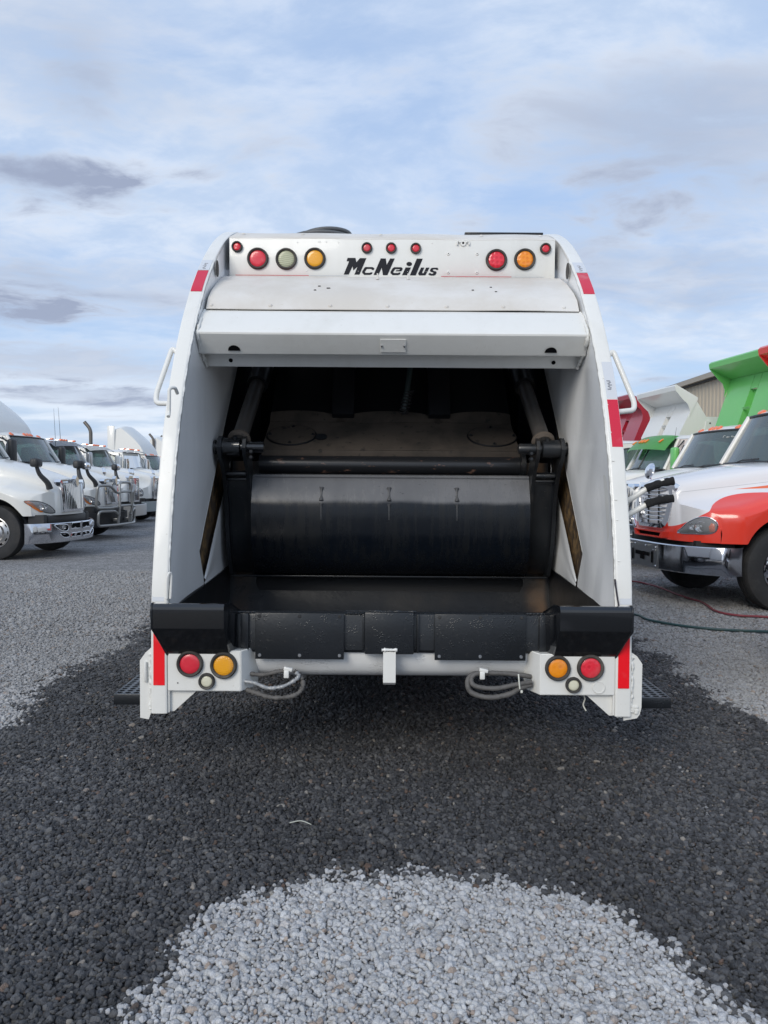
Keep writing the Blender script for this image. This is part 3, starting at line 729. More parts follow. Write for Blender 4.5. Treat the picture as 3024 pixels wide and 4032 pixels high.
# loose trim lip at lower left, torn paint at lower right
o = MB(); o.tube([(-1.140, 3.874, .985), (-1.137, 3.870, 1.08), (-1.128, 3.874, 1.115), (-1.120, 3.885, 1.10), (-1.124, 3.878, .985)], .006, 6, smooth=4)
obj('bent_trim', o, 'white_paint', truck)
o = MB(); o.tube([(1.128, 3.875, 1.10), (1.136, 3.872, 1.04), (1.148, 3.868, .965)], .0045, 6, smooth=5)
obj('loose_cable', o, 'purple_black', truck)
# ---- hooks and rails on the sides
def pipe(name, pts, r, m, par=None, fr=.04, n=12):
    return obj(name, MB().tube(fillet(pts, fr), r, n), m, par or truck, sharp=50)
pipe('grab_rail', [(-1.215, 4.37, 2.30), (-1.245, 4.38, 2.33), (-1.305, 4.27, 2.06), (-1.298, 4.24, 2.005), (-1.215, 4.20, 2.00)], .0145, 'white_paint', fr=.035)
pipe('grab_rail', [(1.215, 4.37, 2.30), (1.245, 4.38, 2.33), (1.335, 4.27, 2.03), (1.325, 4.24, 1.985), (1.215, 4.20, 1.97)], .0150, 'white_paint', fr=.035)
pipe('hook', [(-1.143, 4.10, 2.045), (-1.143, 4.055, 2.07), (-1.166, 4.03, 2.065), (-1.168, 4.03, 1.935), (-1.166, 4.01, 1.915)], .0095, 'white_paint', fr=.022)
for z0, k in ((1.475, 0), (1.40, 1)):
    h = pipe('hand_lever', [(1.20, 4.32, z0 - .035 - k * .01), (1.262, 4.20, z0 - .005), (1.385, 4.17, z0 + .085 - k * .012), (1.47, 4.16, z0 + .125 - k * .02)], .0155, 'white_paint', fr=.05)
    d0, d1 = (1.375, 4.172, z0 + .082 - k * .012), (1.52, 4.155, z0 + .125 - k * .02)
    obj('foam_grip', MB().tube([d0, ((d0[0] + d1[0]) / 2, 4.163, (d0[2] + d1[2]) / 2 + .006), d1], .0215, 12, smooth=6, wob=.08), 'foam_grip', h)
obj('lever_boot', MB().box((1.235, 4.35, 1.40), (.03, .12, .30), bev=.01), 'dark_plastic', truck)
# ---- steps of open grating
for s, x1 in ((-1, -1.490), (1, 1.508)):
    st = MB(); z = .405; xa, xb = (x1, -1.22) if s < 0 else (1.22, x1)
    st.box(((xa + xb) / 2, 4.09, z), (xb - xa, .012, .058), bev=.003)
    st.box(((xa + xb) / 2, 4.50, z), (xb - xa, .012, .058), bev=.003)
    st.box((x1 - s * .006, 4.295, z), (.012, .40, .058), bev=.003)
    sto = obj('side_step', st, 'wet_black', truck)
    gr = MB()
    nx, ny = 6, 10
    for i in range(nx):
        for j in range(ny):
            cx = xa + (i + .5) * (xb - xa) / nx; cy = 4.10 + (j + .5) * .39 / ny
            w, d = (xb - xa) / nx / 2, .39 / ny / 2
            outer = [(cx + w * a, cy + d * b) for a, b in ((1, -1), (1, 0), (1, 1), (0, 1), (-1, 1), (-1, 0), (-1, -1), (0, -1))]
            inner = [(cx + w * .76 * math.cos(k), cy + d * .76 * math.sin(k)) for k in (np.arange(8) * math.pi / 4 - math.pi / 4)]
            gr.ring(outer, inner, ZM, z + .018, z + .028 )
    g_ = obj('step_grating', gr, 'wet_black', sto, kind='stuff')
# ---- upper structure: lamp panel, cover, header beam
m = MB(); m.box((0, 5.275, 3.087), (2.20, .02, .262), bev=.003)
obj('lamp_panel', m, 'white_paint', truck)
m = MB(); m.strip([(5.264, 3.214), (5.272, 3.225), (5.55, 3.340), (5.60, 3.35), (6.6, 3.37)], -1.10, 1.10, 30, thick=.006, flip=True, fx=lambda x, y, z: (x, y, z + .0025 * math.sin(x * 9)))
obj('top_cover', m, 'white_dusty', truck)
m = MB(); m.box((.80, 5.60, 3.356), (.56, .06, .016), bev=.004)
obj('lid_strip', m, 'wet_black', truck)
for x in (-1.03, -.62, -.08, .62, 1.03):
    m = MB(); m.lathe([(0, .007), (.010, .005), (.014, 0)], Matrix.Translation((x, 5.42, 3.292)) @ Matrix.Rotation(R(24), 4, 'X'), 8)
    obj('cover_screw', m, 'white_dusty', truck)
m = MB()
def shf(x, y, z): return (x * (1 if abs(x) < 1.0 else 1), y, z + .004 * noise.noise(Vector((x * 2, y * 3, 0))))
m.strip([(5.262, 2.956), (5.20, 2.945), (5.0, 2.862), (4.80, 2.752), (4.713, 2.690), (4.655, 2.612)], -1.118, 1.118, 30, thick=.006, fx=shf)
obj('sloped_cover', m, 'white_dusty', truck)
for i, x in enumerate((-1.09, -.735, -.375, -.03, .325, .665, 1.03)):
    m = MB(); m.lathe([(0, .008), (.007, .007), (.0135, .001), (.0135, -.004)], Matrix.Translation((x, 4.672, 2.636)) @ Matrix.Rotation(R(55), 4, 'X'), 6)
    obj('cover_screw', m, 'white_dusty', truck)
for x, y, w in [(-.46, 4.90, .016), (-.40, 4.86, .022), (-.48, 4.82, .014), (.50, 4.84, .014), (.62, 4.90, .014), (.64, 4.81, .014)]:
    m = MB(); m.box((x, y, interp(y, [4.713, 4.80, 5.0], [2.690, 2.752, 2.862]) + .003), (w, .010, .002), Matrix.Rotation(R(32), 3, 'X'))
    obj('rivet_hole', m, 'dark_void', truck)
for x in (-.096, .105):
    m = MB(); m.lathe([(.012, 0), (.012, .008), (.0055, .009), (.0055, .040), (0, .041)], Matrix.Translation((x, 5.10, 2.903)), 8)
    obj('stud_bolt', m, 'white_dusty', truck)
for xa, xb, mt in ((-1.05, -.56, 'tape_red'), (-.555, -.30, 'tape_silver'), (.33, .80, 'tape_red'), (.805, 1.02, 'tape_silver')):
    m = MB(); m.box(((xa + xb) / 2, 5.236, 2.9615), (xb - xa, .030, .003), Matrix.Rotation(R(12), 3, 'X'))
    obj('reflective_tape', m, mt, truck)
m = MB(); m.strip([(4.662, 2.603), (4.60, 2.570), (4.49, 2.462), (4.470, 2.446), (4.462, 2.436), (4.464, 2.426), (4.475, 2.414), (4.548, 2.334), (4.555, 2.328), (4.570, 2.327), (4.635, 2.338), (4.66, 2.340), (4.668, 2.330), (4.700, 2.282), (4.708, 2.276), (4.716, 2.284), (5.15, 2.44)], -1.134, 1.134, 60, thick=.008,
                    fx=lambda x, y, z: (x, y + .003 * noise.noise(Vector((x * 1.3, y * 2, 4))), z + .002 * noise.noise(Vector((x * 1.7, z * 3, 7)))))
obj('header_beam', m, 'white_paint', truck, sharp=24)
for s in (-1, 1):
    m = MB(); c = circ(0, 0, .036, 20); half = [(x, z) for x, z in c if z >= -.001]
    m.prism(half, lambda u, v, d, s=s: (s * (.925) + u, 4.534 + d * .6 - v * .66, 2.3435 + v * .74 + d * .8), -.0005, -.0025)
    obj('drain_hole', m, 'dark_void', truck)
    m = MB(); m.lathe([(0, .002), (.0125, .002), (.0125, -.003)], facing_back(s * .975, 4.681, 2.308, R(-34)), 12)
    obj('bolt_hole', m, 'dark_void', truck)
    o = MB(); o.tube([(s * 1.126, 4.66, 2.60), (s * 1.124, 4.47, 2.44), (s * 1.122, 4.58, 2.335), (s * 1.122, 4.70, 2.275)], .010, 7, smooth=14, wob=.35)
    obj('weld_bead', o, 'white_paint', truck, sharp=80)
tilt = math.atan2(.165, .082)
rotp = Matrix.Rotation(R(42), 3, 'X'); m = MB(); m.box((.003, 4.506, 2.372), (.150, .004, .088), rotp, bev=.0018, seg=1)
pl = obj('blank_plate', m, 'white_paint', truck)
for x in (-.062, .068):
    m = MB(); m.lathe([(0, .009), (.005, .008), (.008, .0), (.008, -.004)], facing_back(x, 4.504, 2.371, R(-45)), 10)
    obj('plate_screw', m, 'satin_steel', pl)
# ---- lamps
def lamp(x, y, z, r, lensmat, parent, tilt=0.0, n=36, proud=.020, lr=.76, name='lamp'):
    M = facing_back(x, y, z, tilt)
    g = MB(); g.lathe([(r * lr, -.004), (r * lr, proud * .55), (r * (lr + .05), proud * .9), (r * .90, proud), (r * .97, proud * .75), (r, 0), (r, -.004)], M, n)
    go = obj(name, g, 'grommet', parent, sharp=50)
    l_ = MB(); l_.lathe([(0, proud * .56), (r * lr * .60, proud * .54), (r * lr * .90, proud * .47), (r * lr * .985, proud * .33), (r * lr * .985, -.003)], M, n)
    obj('lens', l_, lensmat, go, sharp=50)
    return go
k_ = 5.26 / 5.2
def LZ(z): return 1.6 + (z - 1.6) * k_
for x, z, r, lm in [(-1.035, 3.139, .037, 'lens_red'), (-.897, 3.062, .073, 'lens_red_plain'), (-.707, 3.061, .073, 'lens_clear'), (-.516, 3.065, .073, 'lens_amber_grid'), (-.169, 3.137, .037, 'lens_red_plain'), (-.007, 3.137, .037, 'lens_red_plain'), (.157, 3.136, .037, 'lens_red_plain'), (.696, 3.064, .073, 'lens_red'), (.886, 3.069, .073, 'lens_amber'), (1.023, 3.14, .038, 'lens_red_plain')]:
    lamp(x * k_, 5.264, LZ(z), r, lm, truck, name='tail_lamp' if r > .05 else 'marker_lamp', lr=.76 if r > .05 else .70)
for x, z in [(.375, 3.103), (.567, 3.104), (.375, 2.98), (.567, 2.98)]:
    m = MB(); m.lathe([(.0035, .002), (.0035, .005), (.009, .005), (.0115, .0), (.0115, -.002)], facing_back(x * k_, 5.264, LZ(z)), 12); p = obj('nut', m, 'white_paint', truck)
    m = MB(); m.lathe([(0, .004), (.0036, .004), (.0036, 0)], facing_back(x * k_, 5.264, LZ(z)), 8); obj('bolt_hole', m, 'dark_void', p)
m = MB(); kx, kz = .478, LZ(3.173); m.lathe([(.008, .002), (.008, .008), (.019, .008), (.022, 0)], facing_back(kx, 5.264, kz), 16)
kl = obj('lamp_bracket', m, 'white_paint', truck)
m = MB(); m.lathe([(0, .004), (.0085, .004), (.0085, 0)], facing_back(kx, 5.264, kz), 12); obj('bolt_hole', m, 'dark_void', kl)
for s in (-1, 1):
    m = MB(); m.tube([(kx + s * .018, 5.255, kz + .004), (kx + s * .038, 5.255, kz + .012), (kx + s * .040, 5.255, kz - .012)], .006, 7, smooth=3); obj('bracket_ear', m, 'white_paint', kl)
random.seed(3)
for k in range(14):
    m = MB(); x = random.uniform(-.95, 1.0); z = random.choice((3.19, 3.195, 3.12, 3.0)); m.lathe([(0, .003), (.004, .002), (.006, 0)], facing_back(x, 5.265, z), 6); obj('paint_dimple', m, 'white_paint', truck)
# ---- lettering cut from black film, each letter its own piece
LET = {
 'M': [(228,108),(330,108),(343,165),(388,110),(472,110),(383,325),(318,325),(358,220),(303,272),(293,215),(243,325),(178,325),(248,152),(215,150)],
 'c': [(460,226),(555,226),(578,242),(567,265),(545,262),(540,250),(478,250),(452,290),(462,302),(520,302),(530,294),(556,296),(543,318),(520,328),(445,328),(418,302),(418,285),(445,240)],
 'N': [(660,112),(726,112),(738,195),(783,112),(842,112),(748,330),(690,330),(673,232),(632,328),(568,328)],
 'e': [(835,226),(932,226),(948,244),(935,272),(925,278),(858,278),(862,265),(905,262),(912,250),(850,250),(822,290),(832,302),(890,302),(900,294),(922,296),(910,318),(888,328),(815,328),(788,302),(790,282),(815,240)],
 'i': [(985,228),(1055,228),(1010,328),(940,328)],
 'dot': [(1032 + 37 * math.cos(a), 182 + 27 * math.sin(a)) for a in np.linspace(0, 2 * math.pi, 18, endpoint=False)],
 'l': [(1130,112),(1208,112),(1118,330),(1042,330)],
 'u': [(1188,228),(1230,228),(1200,295),(1212,302),(1222,300),(1252,228),(1297,228),(1245,328),(1165,330),(1150,312),(1150,305)],
 's': [(1330,230),(1400,228),(1415,245),(1405,258),(1385,255),(1378,248),(1345,250),(1340,260),(1350,270),(1385,278),(1392,295),(1375,322),(1355,332),(1305,330),(1285,318),(1290,300),(1315,300),(1320,308),(1340,308),(1350,298),(1345,290),(1310,280),(1303,262),(1315,240)]}
ku = .633 / (1415 - 178) * k_
for nm in ('M', 'c', 'N', 'e', 'i', 'dot', 'l', 'u', 's'):
    m = MB(); m.prism([(-.3265 + (u - 178) * ku, LZ(3.0715) - (v - 108) * ku * .985) for u, v in LET[nm]], YM, 5.2625, 5.2655)
    obj('letter', m, 'decal_black', truck, label='letter ' + (nm if nm != 'dot' else 'i dot'))
# ---- hopper: tub, blade, carrier, cylinders
m = MB(); m.strip([(3.955, .905), (3.99, .86), (4.08, .72), (4.25, .58), (4.6, .50), (5.0, .52), (5.28, .62), (5.39, .76), (5.43, .95), (5.46, 1.2), (5.48, 1.5), (5.50, 1.72)], -1.126, 1.126, 20, thick=.01, flip=True)
obj('hopper_tub', m, 'tub_steel', truck)
bp = [(5.165, 1.628), (5.10, 1.622), (5.092, 1.610), (5.098, 1.600), (5.088, 1.585), (5.040, 1.455), (5.034, 1.435), (5.030, 1.41), (5.028, 1.33), (5.032, 1.24), (5.045, 1.15), (5.075, 1.07), (5.14, .99), (5.26, .925), (5.30, .922)]
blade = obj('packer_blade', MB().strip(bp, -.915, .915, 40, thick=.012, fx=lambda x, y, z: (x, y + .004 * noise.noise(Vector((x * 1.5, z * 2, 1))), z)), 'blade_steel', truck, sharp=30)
m = MB(); m.box((0, 5.235, .932), (2.14, .03, .012), bev=.003); obj('blade_lip', m, 'black_paint', blade)
for x in (-.455, -.01, .435):
    for z0, z1 in ((1.54, 1.455), (1.435, 1.33)):
        ys = lambda z: interp(z, [1.33, 1.435, 1.455, 1.585], [5.028, 5.034, 5.040, 5.088])
        m = MB(); pp = [(x, ys(z) - .004, z) for z in np.linspace(z0, z1, 8)]; rr = [.016, .010, .006, .005, .005, .007, .013, .015] if z0 > 1.5 else [.014, .008, .005, .004, .003, .003, .002, .002]
        m.tube(pp, rr, 8); obj('weld_run', m, 'weld_grey', blade, sharp=80)
random.seed(9)
scr = MB()
for k in range(9):
    x = .045 + random.uniform(-.05, .07); z = random.uniform(1.49, 1.56); y = interp(z, [1.455, 1.585], [5.040, 5.088]) - .0025
    scr.tube([(x - .012, y, z - .03), (x + .010, y + .018, z + .03)], .0035, 5)
obj('scratch', scr, 'rubber', blade, kind='stuff')
for s in (-1, 1):
    arm = [(4.86, 1.845), (4.90, 1.865), (4.99, 1.855), (5.05, 1.78), (5.16, 1.60), (5.42, 1.60), (5.44, .96), (5.30, .925), (5.235, .94), (5.17, 1.04), (5.11, 1.20), (5.085, 1.33), (5.065, 1.45), (5.02, 1.56), (4.95, 1.66), (4.86, 1.73), (4.835, 1.79)]
    ao = obj('blade_arm', MB().prism(arm, XM, s * 1.070, s * 1.095), 'black_paint', truck)
    arm2 = [(y + (.012 if y < 5.3 else 0), z) for y, z in arm]
    obj('arm_plate', MB().prism(arm2, XM, s * .918, s * .940), 'black_paint', ao)
    m = MB(); m.strip([(5.02, 1.64), (5.06, 1.60), (5.075, 1.52), (5.115, 1.42), (5.14, 1.25), (5.18, 1.10), (5.26, .98), (5.30, .95)], s * .94, s * 1.07, 4, thick=.01)
    obj('arm_web', m, 'black_paint', ao)
    m = MB(); m.box((s * 1.005, 5.005, 1.625), (.13, .03, .024), bev=.008); obj('arm_brace', m, 'black_paint', ao)
    m = MB(); m.box((s * 1.005, 5.03, 1.59), (.13, .02, .016), bev=.006); obj('arm_brace', m, 'black_paint', ao)
    m = MB(); m.lathe([(0, -.19), (.030, -.19), (.034, -.18), (.034, -.045), (.058, -.04), (.058, .075), (.034, .08), (.034, .115), (.045, .116), (.045, .135), (0, .137)], Matrix.Translation((s * 1.0, 4.915, 1.795)) @ Matrix.Rotation(R(90) * s, 4, 'Y'), 24)
    obj('pivot_pin', m, 'gloss_black' if s < 0 else 'black_paint', ao)
    m = MB(); m.lathe([(0, .016), (.012, .014), (.015, 0), (.015, -.01)], Matrix.Translation((s * .99, 4.895, 1.850)) @ Matrix.Rotation(R(25), 4, 'X'), 6); obj('bolt', m, 'black_paint', ao)
    for dz in (0, -.035):
        m = MB(); m.lathe([(0, .018), (.010, .017), (.014, .012), (.014, -.03)], facing_back(s * .885, 4.87, 1.765 + dz), 6); obj('bolt', m, 'black_paint', ao)
    # hydraulic cylinder
    a = Vector((s * .975, 4.93, 1.83)); b_ = Vector((s * .955, 5.52, 2.26)); c_ = Vector((s * .93, 6.35, 2.86)); dd = (b_ - a).normalized()
    cy = obj('lift_cylinder', MB().tube([a, b_ + dd * .1], .052, 22), 'cyl_steel', truck, sharp=50)
    obj('cylinder_barrel', MB().tube([b_, b_ + dd * .02, c_], [.074, .076, .076], 22), 'black_paint', cy, sharp=50)
    m = MB(); m.lathe([(.055, 0), (.075, .01), (.075, .03), (.055, .03)], Matrix.Translation(a) @ dd.to_track_quat('Z', 'Y').to_matrix().to_4x4(), 20); obj('cylinder_boss', m, 'dusty_steel', cy)
# carrier
carr = obj('carrier_panel', MB().strip([(5.405, 1.800), (5.412, 1.808), (5.765, 2.008), (5.772, 2.020)], -.905, .905, 40, thick=.01, flip=True, fx=lambda x, y, z: (x * (1 - .012 * (y - 5.4)), y, z + .003 * noise.noise(Vector((x * 3, y * 5, 2))))), 'dusty_steel', truck)
m = MB(); m.strip([(5.40, 1.796), (5.408, 1.760), (5.43, 1.73)], -.905, .905, 20, thick=.008); obj('carrier_lip', m, 'dusty_steel', carr)
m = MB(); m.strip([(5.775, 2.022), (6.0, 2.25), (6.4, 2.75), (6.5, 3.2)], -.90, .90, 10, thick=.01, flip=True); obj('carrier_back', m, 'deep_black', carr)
def slope_at(u, v):   # point on the carrier's face: u across, v up the slope from its foot
    return Vector((u, 5.412 + v * .8696, 1.808 + v * .4926 + .006))
for cx_ in (-.715, .735):
    m = MB(); m.prism([(cx_ + .172 * math.cos(a), .195 + .150 * math.sin(a)) for a in np.linspace(0, 2 * math.pi, 36, endpoint=False)], lambda u, v, d: slope_at(u, v) + Vector((0, -.4926, .8696)) * d, -.002, .008)
    cp = obj('oval_cover', m, 'dusty_steel', carr)
    m = MB(); m.tube([slope_at(cx_ + .176 * math.cos(a), .195 + .154 * math.sin(a)) for a in np.linspace(0, 2 * math.pi, 40, endpoint=False)], .006, 6, closed=True); obj('cover_gap_ring', m, 'deep_black', cp)  # black ring added to draw the dark gap round the cover
    for a in (0, 90, 180, 270):
        q = slope_at(cx_ + .155 * math.cos(R(a)), .195 + .132 * math.sin(R(a)))
        m = MB(); m.lathe([(0, .028), (.007, .026), (.009, .014), (.014, .012), (.014, 0)], Matrix.Translation(q) @ Matrix.Rotation(R(60), 4, 'X'), 6); obj('bolt', m, 'black_paint', cp)
m = MB(); m.prism([(-.50 + .042 * math.cos(a), .17 + .048 * math.sin(a)) for a in np.linspace(0, 2 * math.pi, 20, endpoint=False)], lambda u, v, d: slope_at(u, v) + Vector((0, -.4926, .8696)) * d, .0, .004)
obj('oil_stain', m, 'black_paint', carr)
m = MB(); m.lathe([(0, -.92), (.072, -.92), (.072, .92), (0, .92)], Matrix.Translation((0, 5.445, 1.695)) @ Matrix.Rotation(R(90), 4, 'Y'), 28); obj('cross_tube', m, 'chipped_black', truck, sharp=40)
m = MB(); m.lathe([(.05, .0), (.10, .0), (.10, .03), (.05, .03)], Matrix.Translation((.905, 5.40, 1.70)) @ Matrix.Rotation(R(90), 4, 'Y'), 24); obj('tube_collar', m, 'black_paint', truck)
for cx_, w in ((-.70, .36), (-.01, .40), (.68, .36)):
    c = [(cx_ + w * math.cos(a), max(0, .105 * math.sin(a)) ** 1.0) for a in np.linspace(0, math.pi, 20)]
    m = MB(); m.prism(c, lambda u, v, d: (max(-.9, min(.9, u)), 5.775 + v * .55 + d, 2.022 + v * .85), -.003, .004); obj('dust_apron', m, 'dusty_steel', carr)
for x in (-.355, .365):
    m = MB(); m.box((x, 5.93, 2.33), (.165, .10, .62), Matrix.Rotation(R(-28), 3, 'X'), bev=.01); obj('carrier_rib', m, 'deep_black', carr)
m = MB(); m.tube([(.16, 5.75, 2.72), (.145, 5.72, 2.45), (.12, 5.70, 2.24), (.095, 5.70, 2.10)], .021, 10, smooth=5); ho = obj('hydraulic_hose', m, 'hose_green_dark', truck)
hp = spline([(.135, 5.71, 2.25), (.115, 5.70, 2.17), (.09, 5.70, 2.08)], 20)
m = MB(); m.tube([p + Vector((math.cos(i * 1.3) * .034, math.sin(i * 1.3) * .034, 0)) for i, p in enumerate(hp)], .006, 6); obj('hose_coil_guard', m, 'rubber', ho)
# interior shell
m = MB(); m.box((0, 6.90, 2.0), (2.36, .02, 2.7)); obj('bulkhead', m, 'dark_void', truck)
# ---- sill
sb = obj('loading_sill', MB().prism([(3.950, .700), (3.940, .715), (3.940, .890), (3.945, .900), (3.955, .906), (4.00, .906), (4.01, .895), (4.01, .70)], XM, -1.14, 1.14), 'wet_black', truck)
for xa, xb in ((-.700, -.244), (.222, .690)):
    m = MB(); m.box(((xa + xb) / 2, 3.921, .789), (xb - xa, .012, .238), bev=.002); wp_ = obj('wear_plate', m, 'wet_black', truck)
    for fx_ in (.05, .5, .95):
        for z in (.892, .690):
            m = MB(); m.lathe([(.0, .003), (.0075, .003), (.0095, 0)], facing_back(xa + (xb - xa) * fx_, 3.915, z), 10); obj('bolt', m, 'satin_steel' if z < .8 else 'rubber', wp_)
m = MB(); m.box((-.012, 3.915, .812), (.252, .055, .215), bev=.006); cb_ = obj('winch_pad', m, 'wet_black', truck)
for xa, xb in ((-.775, -.735), (-.150, -.138), (.130, .142), (-.84, -.80), (.76, .80)):
    m = MB(); m.box(((xa + xb) / 2, 3.93, .805), (xb - xa, .022, .20), bev=.003); obj('sill_rib', m, 'wet_black', truck)
for xa, xb, y, z in ((-.235, .13, 3.912, .921), (-.80, -.70, 3.94, .908), (.69, .80, 3.94, .908), (-.24, -.14, 3.938, .906)):
    o = MB(); o.tube([(x, y, z) for x in np.linspace(xa, xb, 30)], .0045, 6, wob=.5); obj('weld_bead', o, 'wet_black', truck, sharp=80)
for s in (-1, 1):
    wing = [(3.99, .700), (3.90, .690), (3.872, .700), (3.80, .790), (3.758, .842), (3.746, .858), (3.740, .945), (3.743, .964), (3.756, .978), (3.775, .979), (3.98, .925), (3.99, .915)]
    m = MB(); xo = 1.178; n = len(wing); V = []
    for x in (xo, xo - .004, .825, .808, .790):
        ww = []
        for y, z in wing:
            k = 1.0 if x > .82 else (.74 if x > .80 else .12)
            yy = 3.945 + (y - 3.945) * k if y < 3.945 else y
            xx = x
            if x > 1.15 and z < .86: xx = x - (.86 - z) * .26
            zz = z if x > .80 else min(z, .912)
            ww.append(m.bm.verts.new((s * xx, yy, zz)))
        V.append(ww)
    for A, B in zip(V, V[1:]):
        for k in range(n): m.bm.faces.new((A[k], A[(k + 1) % n], B[(k + 1) % n], B[k]))
    for W_ in (V[0], V[-1]):
        f_ = m.bm.faces.new(W_); bmesh.ops.triangulate(m.bm, faces=[f_])
    wo = obj('sill_wing', m, 'gloss_black', truck, sharp=28)
    m = MB(); rim = [(s * (1.180 - (max(0, .86 - z)) * .26), y, z) for y, z in wing[2:11]]
    m.tube(rim, .006, 6, wob=.3); obj('wing_weld', m, 'wet_black', wo, sharp=80)
# ---- underside, hook, light boxes
m = MB(); m.strip([(3.962, .74), (3.965, .69), (3.975, .645), (3.995, .60), (4.03, .565), (4.09, .545), (4.2, .54), (4.8, .44), (5.4, .55)], -1.10, 1.10, 10, thick=.008); obj('hopper_underside', m, 'white_wet', truck, sharp=40)
m = MB(); m.prism([(3.955, .735), (3.90, .730), (3.885, .715), (3.884, .56), (3.905, .545), (3.96, .55), (3.95, .57), (3.91, .575), (3.908, .70), (3.925, .712), (3.955, .71)], XM, -.042, .022); hk = obj('latch_hook', m, 'white_paint', truck)
o = MB(); o.tube([(x, 3.886, .728) for x in np.linspace(-.05, .03, 12)], .008, 7, wob=.4); obj('weld_bead', o, 'white_paint', hk, sharp=80)
for s in (-1, 1):
    m = MB(); z0, z1 = (.514, .722) if s < 0 else (.506, .716)
    pts = [(1.137, 3.868), (.765 if s < 0 else .757, 3.868), (.700 if s < 0 else .70, 3.985), (.70, 4.02), (1.137, 4.02)]
    m.prism(pts, lambda u, v, d, s=s: (s * u, v, d), z0, z1); bmesh.ops.bevel(m.bm, geom=m.bm.edges[:], offset=.004, segments=2, affect='EDGES')
    bx = obj('light_box', m, 'white_paint', truck, sharp=40)
    L_ = ([(-1.022, .656, 'lens_red_plain', .068), (-.851, .649, 'lens_amber_grid', .069), (-.937, .567, 'lens_back_up', .042)] if s < 0 else [(.844, .646, 'lens_amber', .065), (1.010, .649, 'lens_red', .069), (.925, .560, 'lens_back_up', .041)])
    for x, z, lm, r in L_: lamp(x, 3.866, z, r, lm, bx, lr=.75 if r > .05 else .70, name='tail_lamp' if r > .05 else 'backup_lamp')
    if s > 0:
        m = MB(); m.lathe([(0, .002), (.026, .002), (.028, .004), (.033, .003), (.034, 0)], facing_back(1.055, 3.867, .548), 20); obj('cap', m, 'white_paint', bx)
    else:
        m = MB(); m.lathe([(0, .001), (.0035, .001), (.0035, 0)], facing_back(-1.085, 3.867, .556), 8); obj('bolt_hole', m, 'dark_void', bx)
# wiring loops
def harness(pts, r, m, wob=.15): return obj('cable', MB().tube(pts, r, 8, smooth=10, wob=wob), m, truck, sharp=70)
harness([(-.735, 3.94, .588), (-.66, 3.93, .585), (-.58, 3.925, .604), (-.525, 3.93, .610)], .011, 'grimy_wire')
harness([(-.765, 3.90, .560), (-.70, 3.89, .552), (-.63, 3.885, .528), (-.56, 3.885, .535), (-.50, 3.90, .560), (-.475, 3.91, .585), (-.49, 3.92, .600)], .010, 'plastic_wrap', .25)
harness([(-.50, 3.93, .608), (-.465, 3.925, .575), (-.455, 3.91, .525), (-.50, 3.89, .488), (-.60, 3.885, .478), (-.70, 3.90, .50), (-.77, 3.92, .518)], .012, 'grimy_wire', .3)
harness([(.72, 3.93, .585), (.62, 3.92, .600), (.50, 3.92, .605), (.435, 3.91, .602), (.41, 3.90, .575), (.43, 3.885, .545), (.53, 3.88, .535), (.64, 3.885, .555), (.72, 3.90, .565)], .0125, 'grimy_wire', .08)
harness([(.50, 3.925, .600), (.425, 3.92, .598), (.392, 3.905, .565), (.41, 3.885, .512), (.50, 3.875, .490), (.60, 3.88, .505), (.66, 3.89, .535), (.72, 3.91, .55)], .014, 'grimy_wire', .08)
for x in (-.53, .475):
    m = MB(); m.box((x, 3.915, .620), (.045, .03, .018), Matrix.Rotation(R(12), 3, 'Y'), bev=.004); m.box((x - .008, 3.906, .595), (.026, .016, .04), bev=.004); obj('cable_clip', m, 'white_paint', truck)
m = MB(); m.tube([(.655, 3.875, .535), (.650, 3.868, .57), (.648, 3.88, .61)], .004, 6); m.box((.664, 3.872, .522), (.012, .01, .014), bev=.003); obj('zip_tie', m, 'plastic_tie', truck)
m = MB(); m.tube([(.99, 3.95, .50), (1.005, 3.94, .47), (.998, 3.945, .435), (1.012, 3.94, .405)], .004, 6, smooth=4); obj('zip_tie', m, 'plastic_tie', truck)
m = MB(); m.tube([(-1.252, 3.878, .66), (-1.252, 3.874, .65), (-1.252, 3.874, .57), (-1.252, 3.878, .56)], .0085, 7, wob=.25); obj('weld_run', m, 'white_paint', truck, sharp=80)
# ---- body, chassis, wheels, cab ahead of the tailgate
obj('body', MB().prism([(7.15, .95), (7.15, 3.40), (12.2, 3.40), (12.2, .95)], XM, -1.20, 1.20), 'white_paint', truck)
m = MB()
for s in (-1, 1): m.box((s * .43, 9.8, .85), (.09, 8.6, .26))
obj('chassis_rail', m, 'chassis', truck, kind='stuff')
obj('under_frame', MB().box((0, 6.2, .76), (1.9, 1.6, .30), bev=.03), 'chassis', truck)
m = MB(); m.tube([(-.4, 4.35, .52), (.1, 4.4, .54), (.33, 4.35, .50)], .05, 8); obj('drain_pipe', m, 'chassis', truck)
def wheel_meshes(r=.52, w=.28, rim='satin_steel'):
    R_ = Matrix.Rotation(R(90), 4, 'X')
    ty = MB(); h = w / 2
    ty.lathe([(r * .56, -h * .75), (r * .60, -h * .95), (r * .75, -h), (r * .90, -h * .98), (r * .975, -h * .86), (r, -h * .66), (r, -h * .44), (r * .965, -h * .43), (r * .965, -h * .36), (r, -h * .35), (r, -.01), (r * .965, -.008), (r * .965, .008), (r, .01), (r, h * .35), (r * .965, h * .36), (r * .965, h * .43), (r, h * .44), (r, h * .66), (r * .975, h * .86), (r * .90, h * .98), (r * .75, h), (r * .60, h * .95), (r * .56, h * .75)], R_, 44)
    return ty
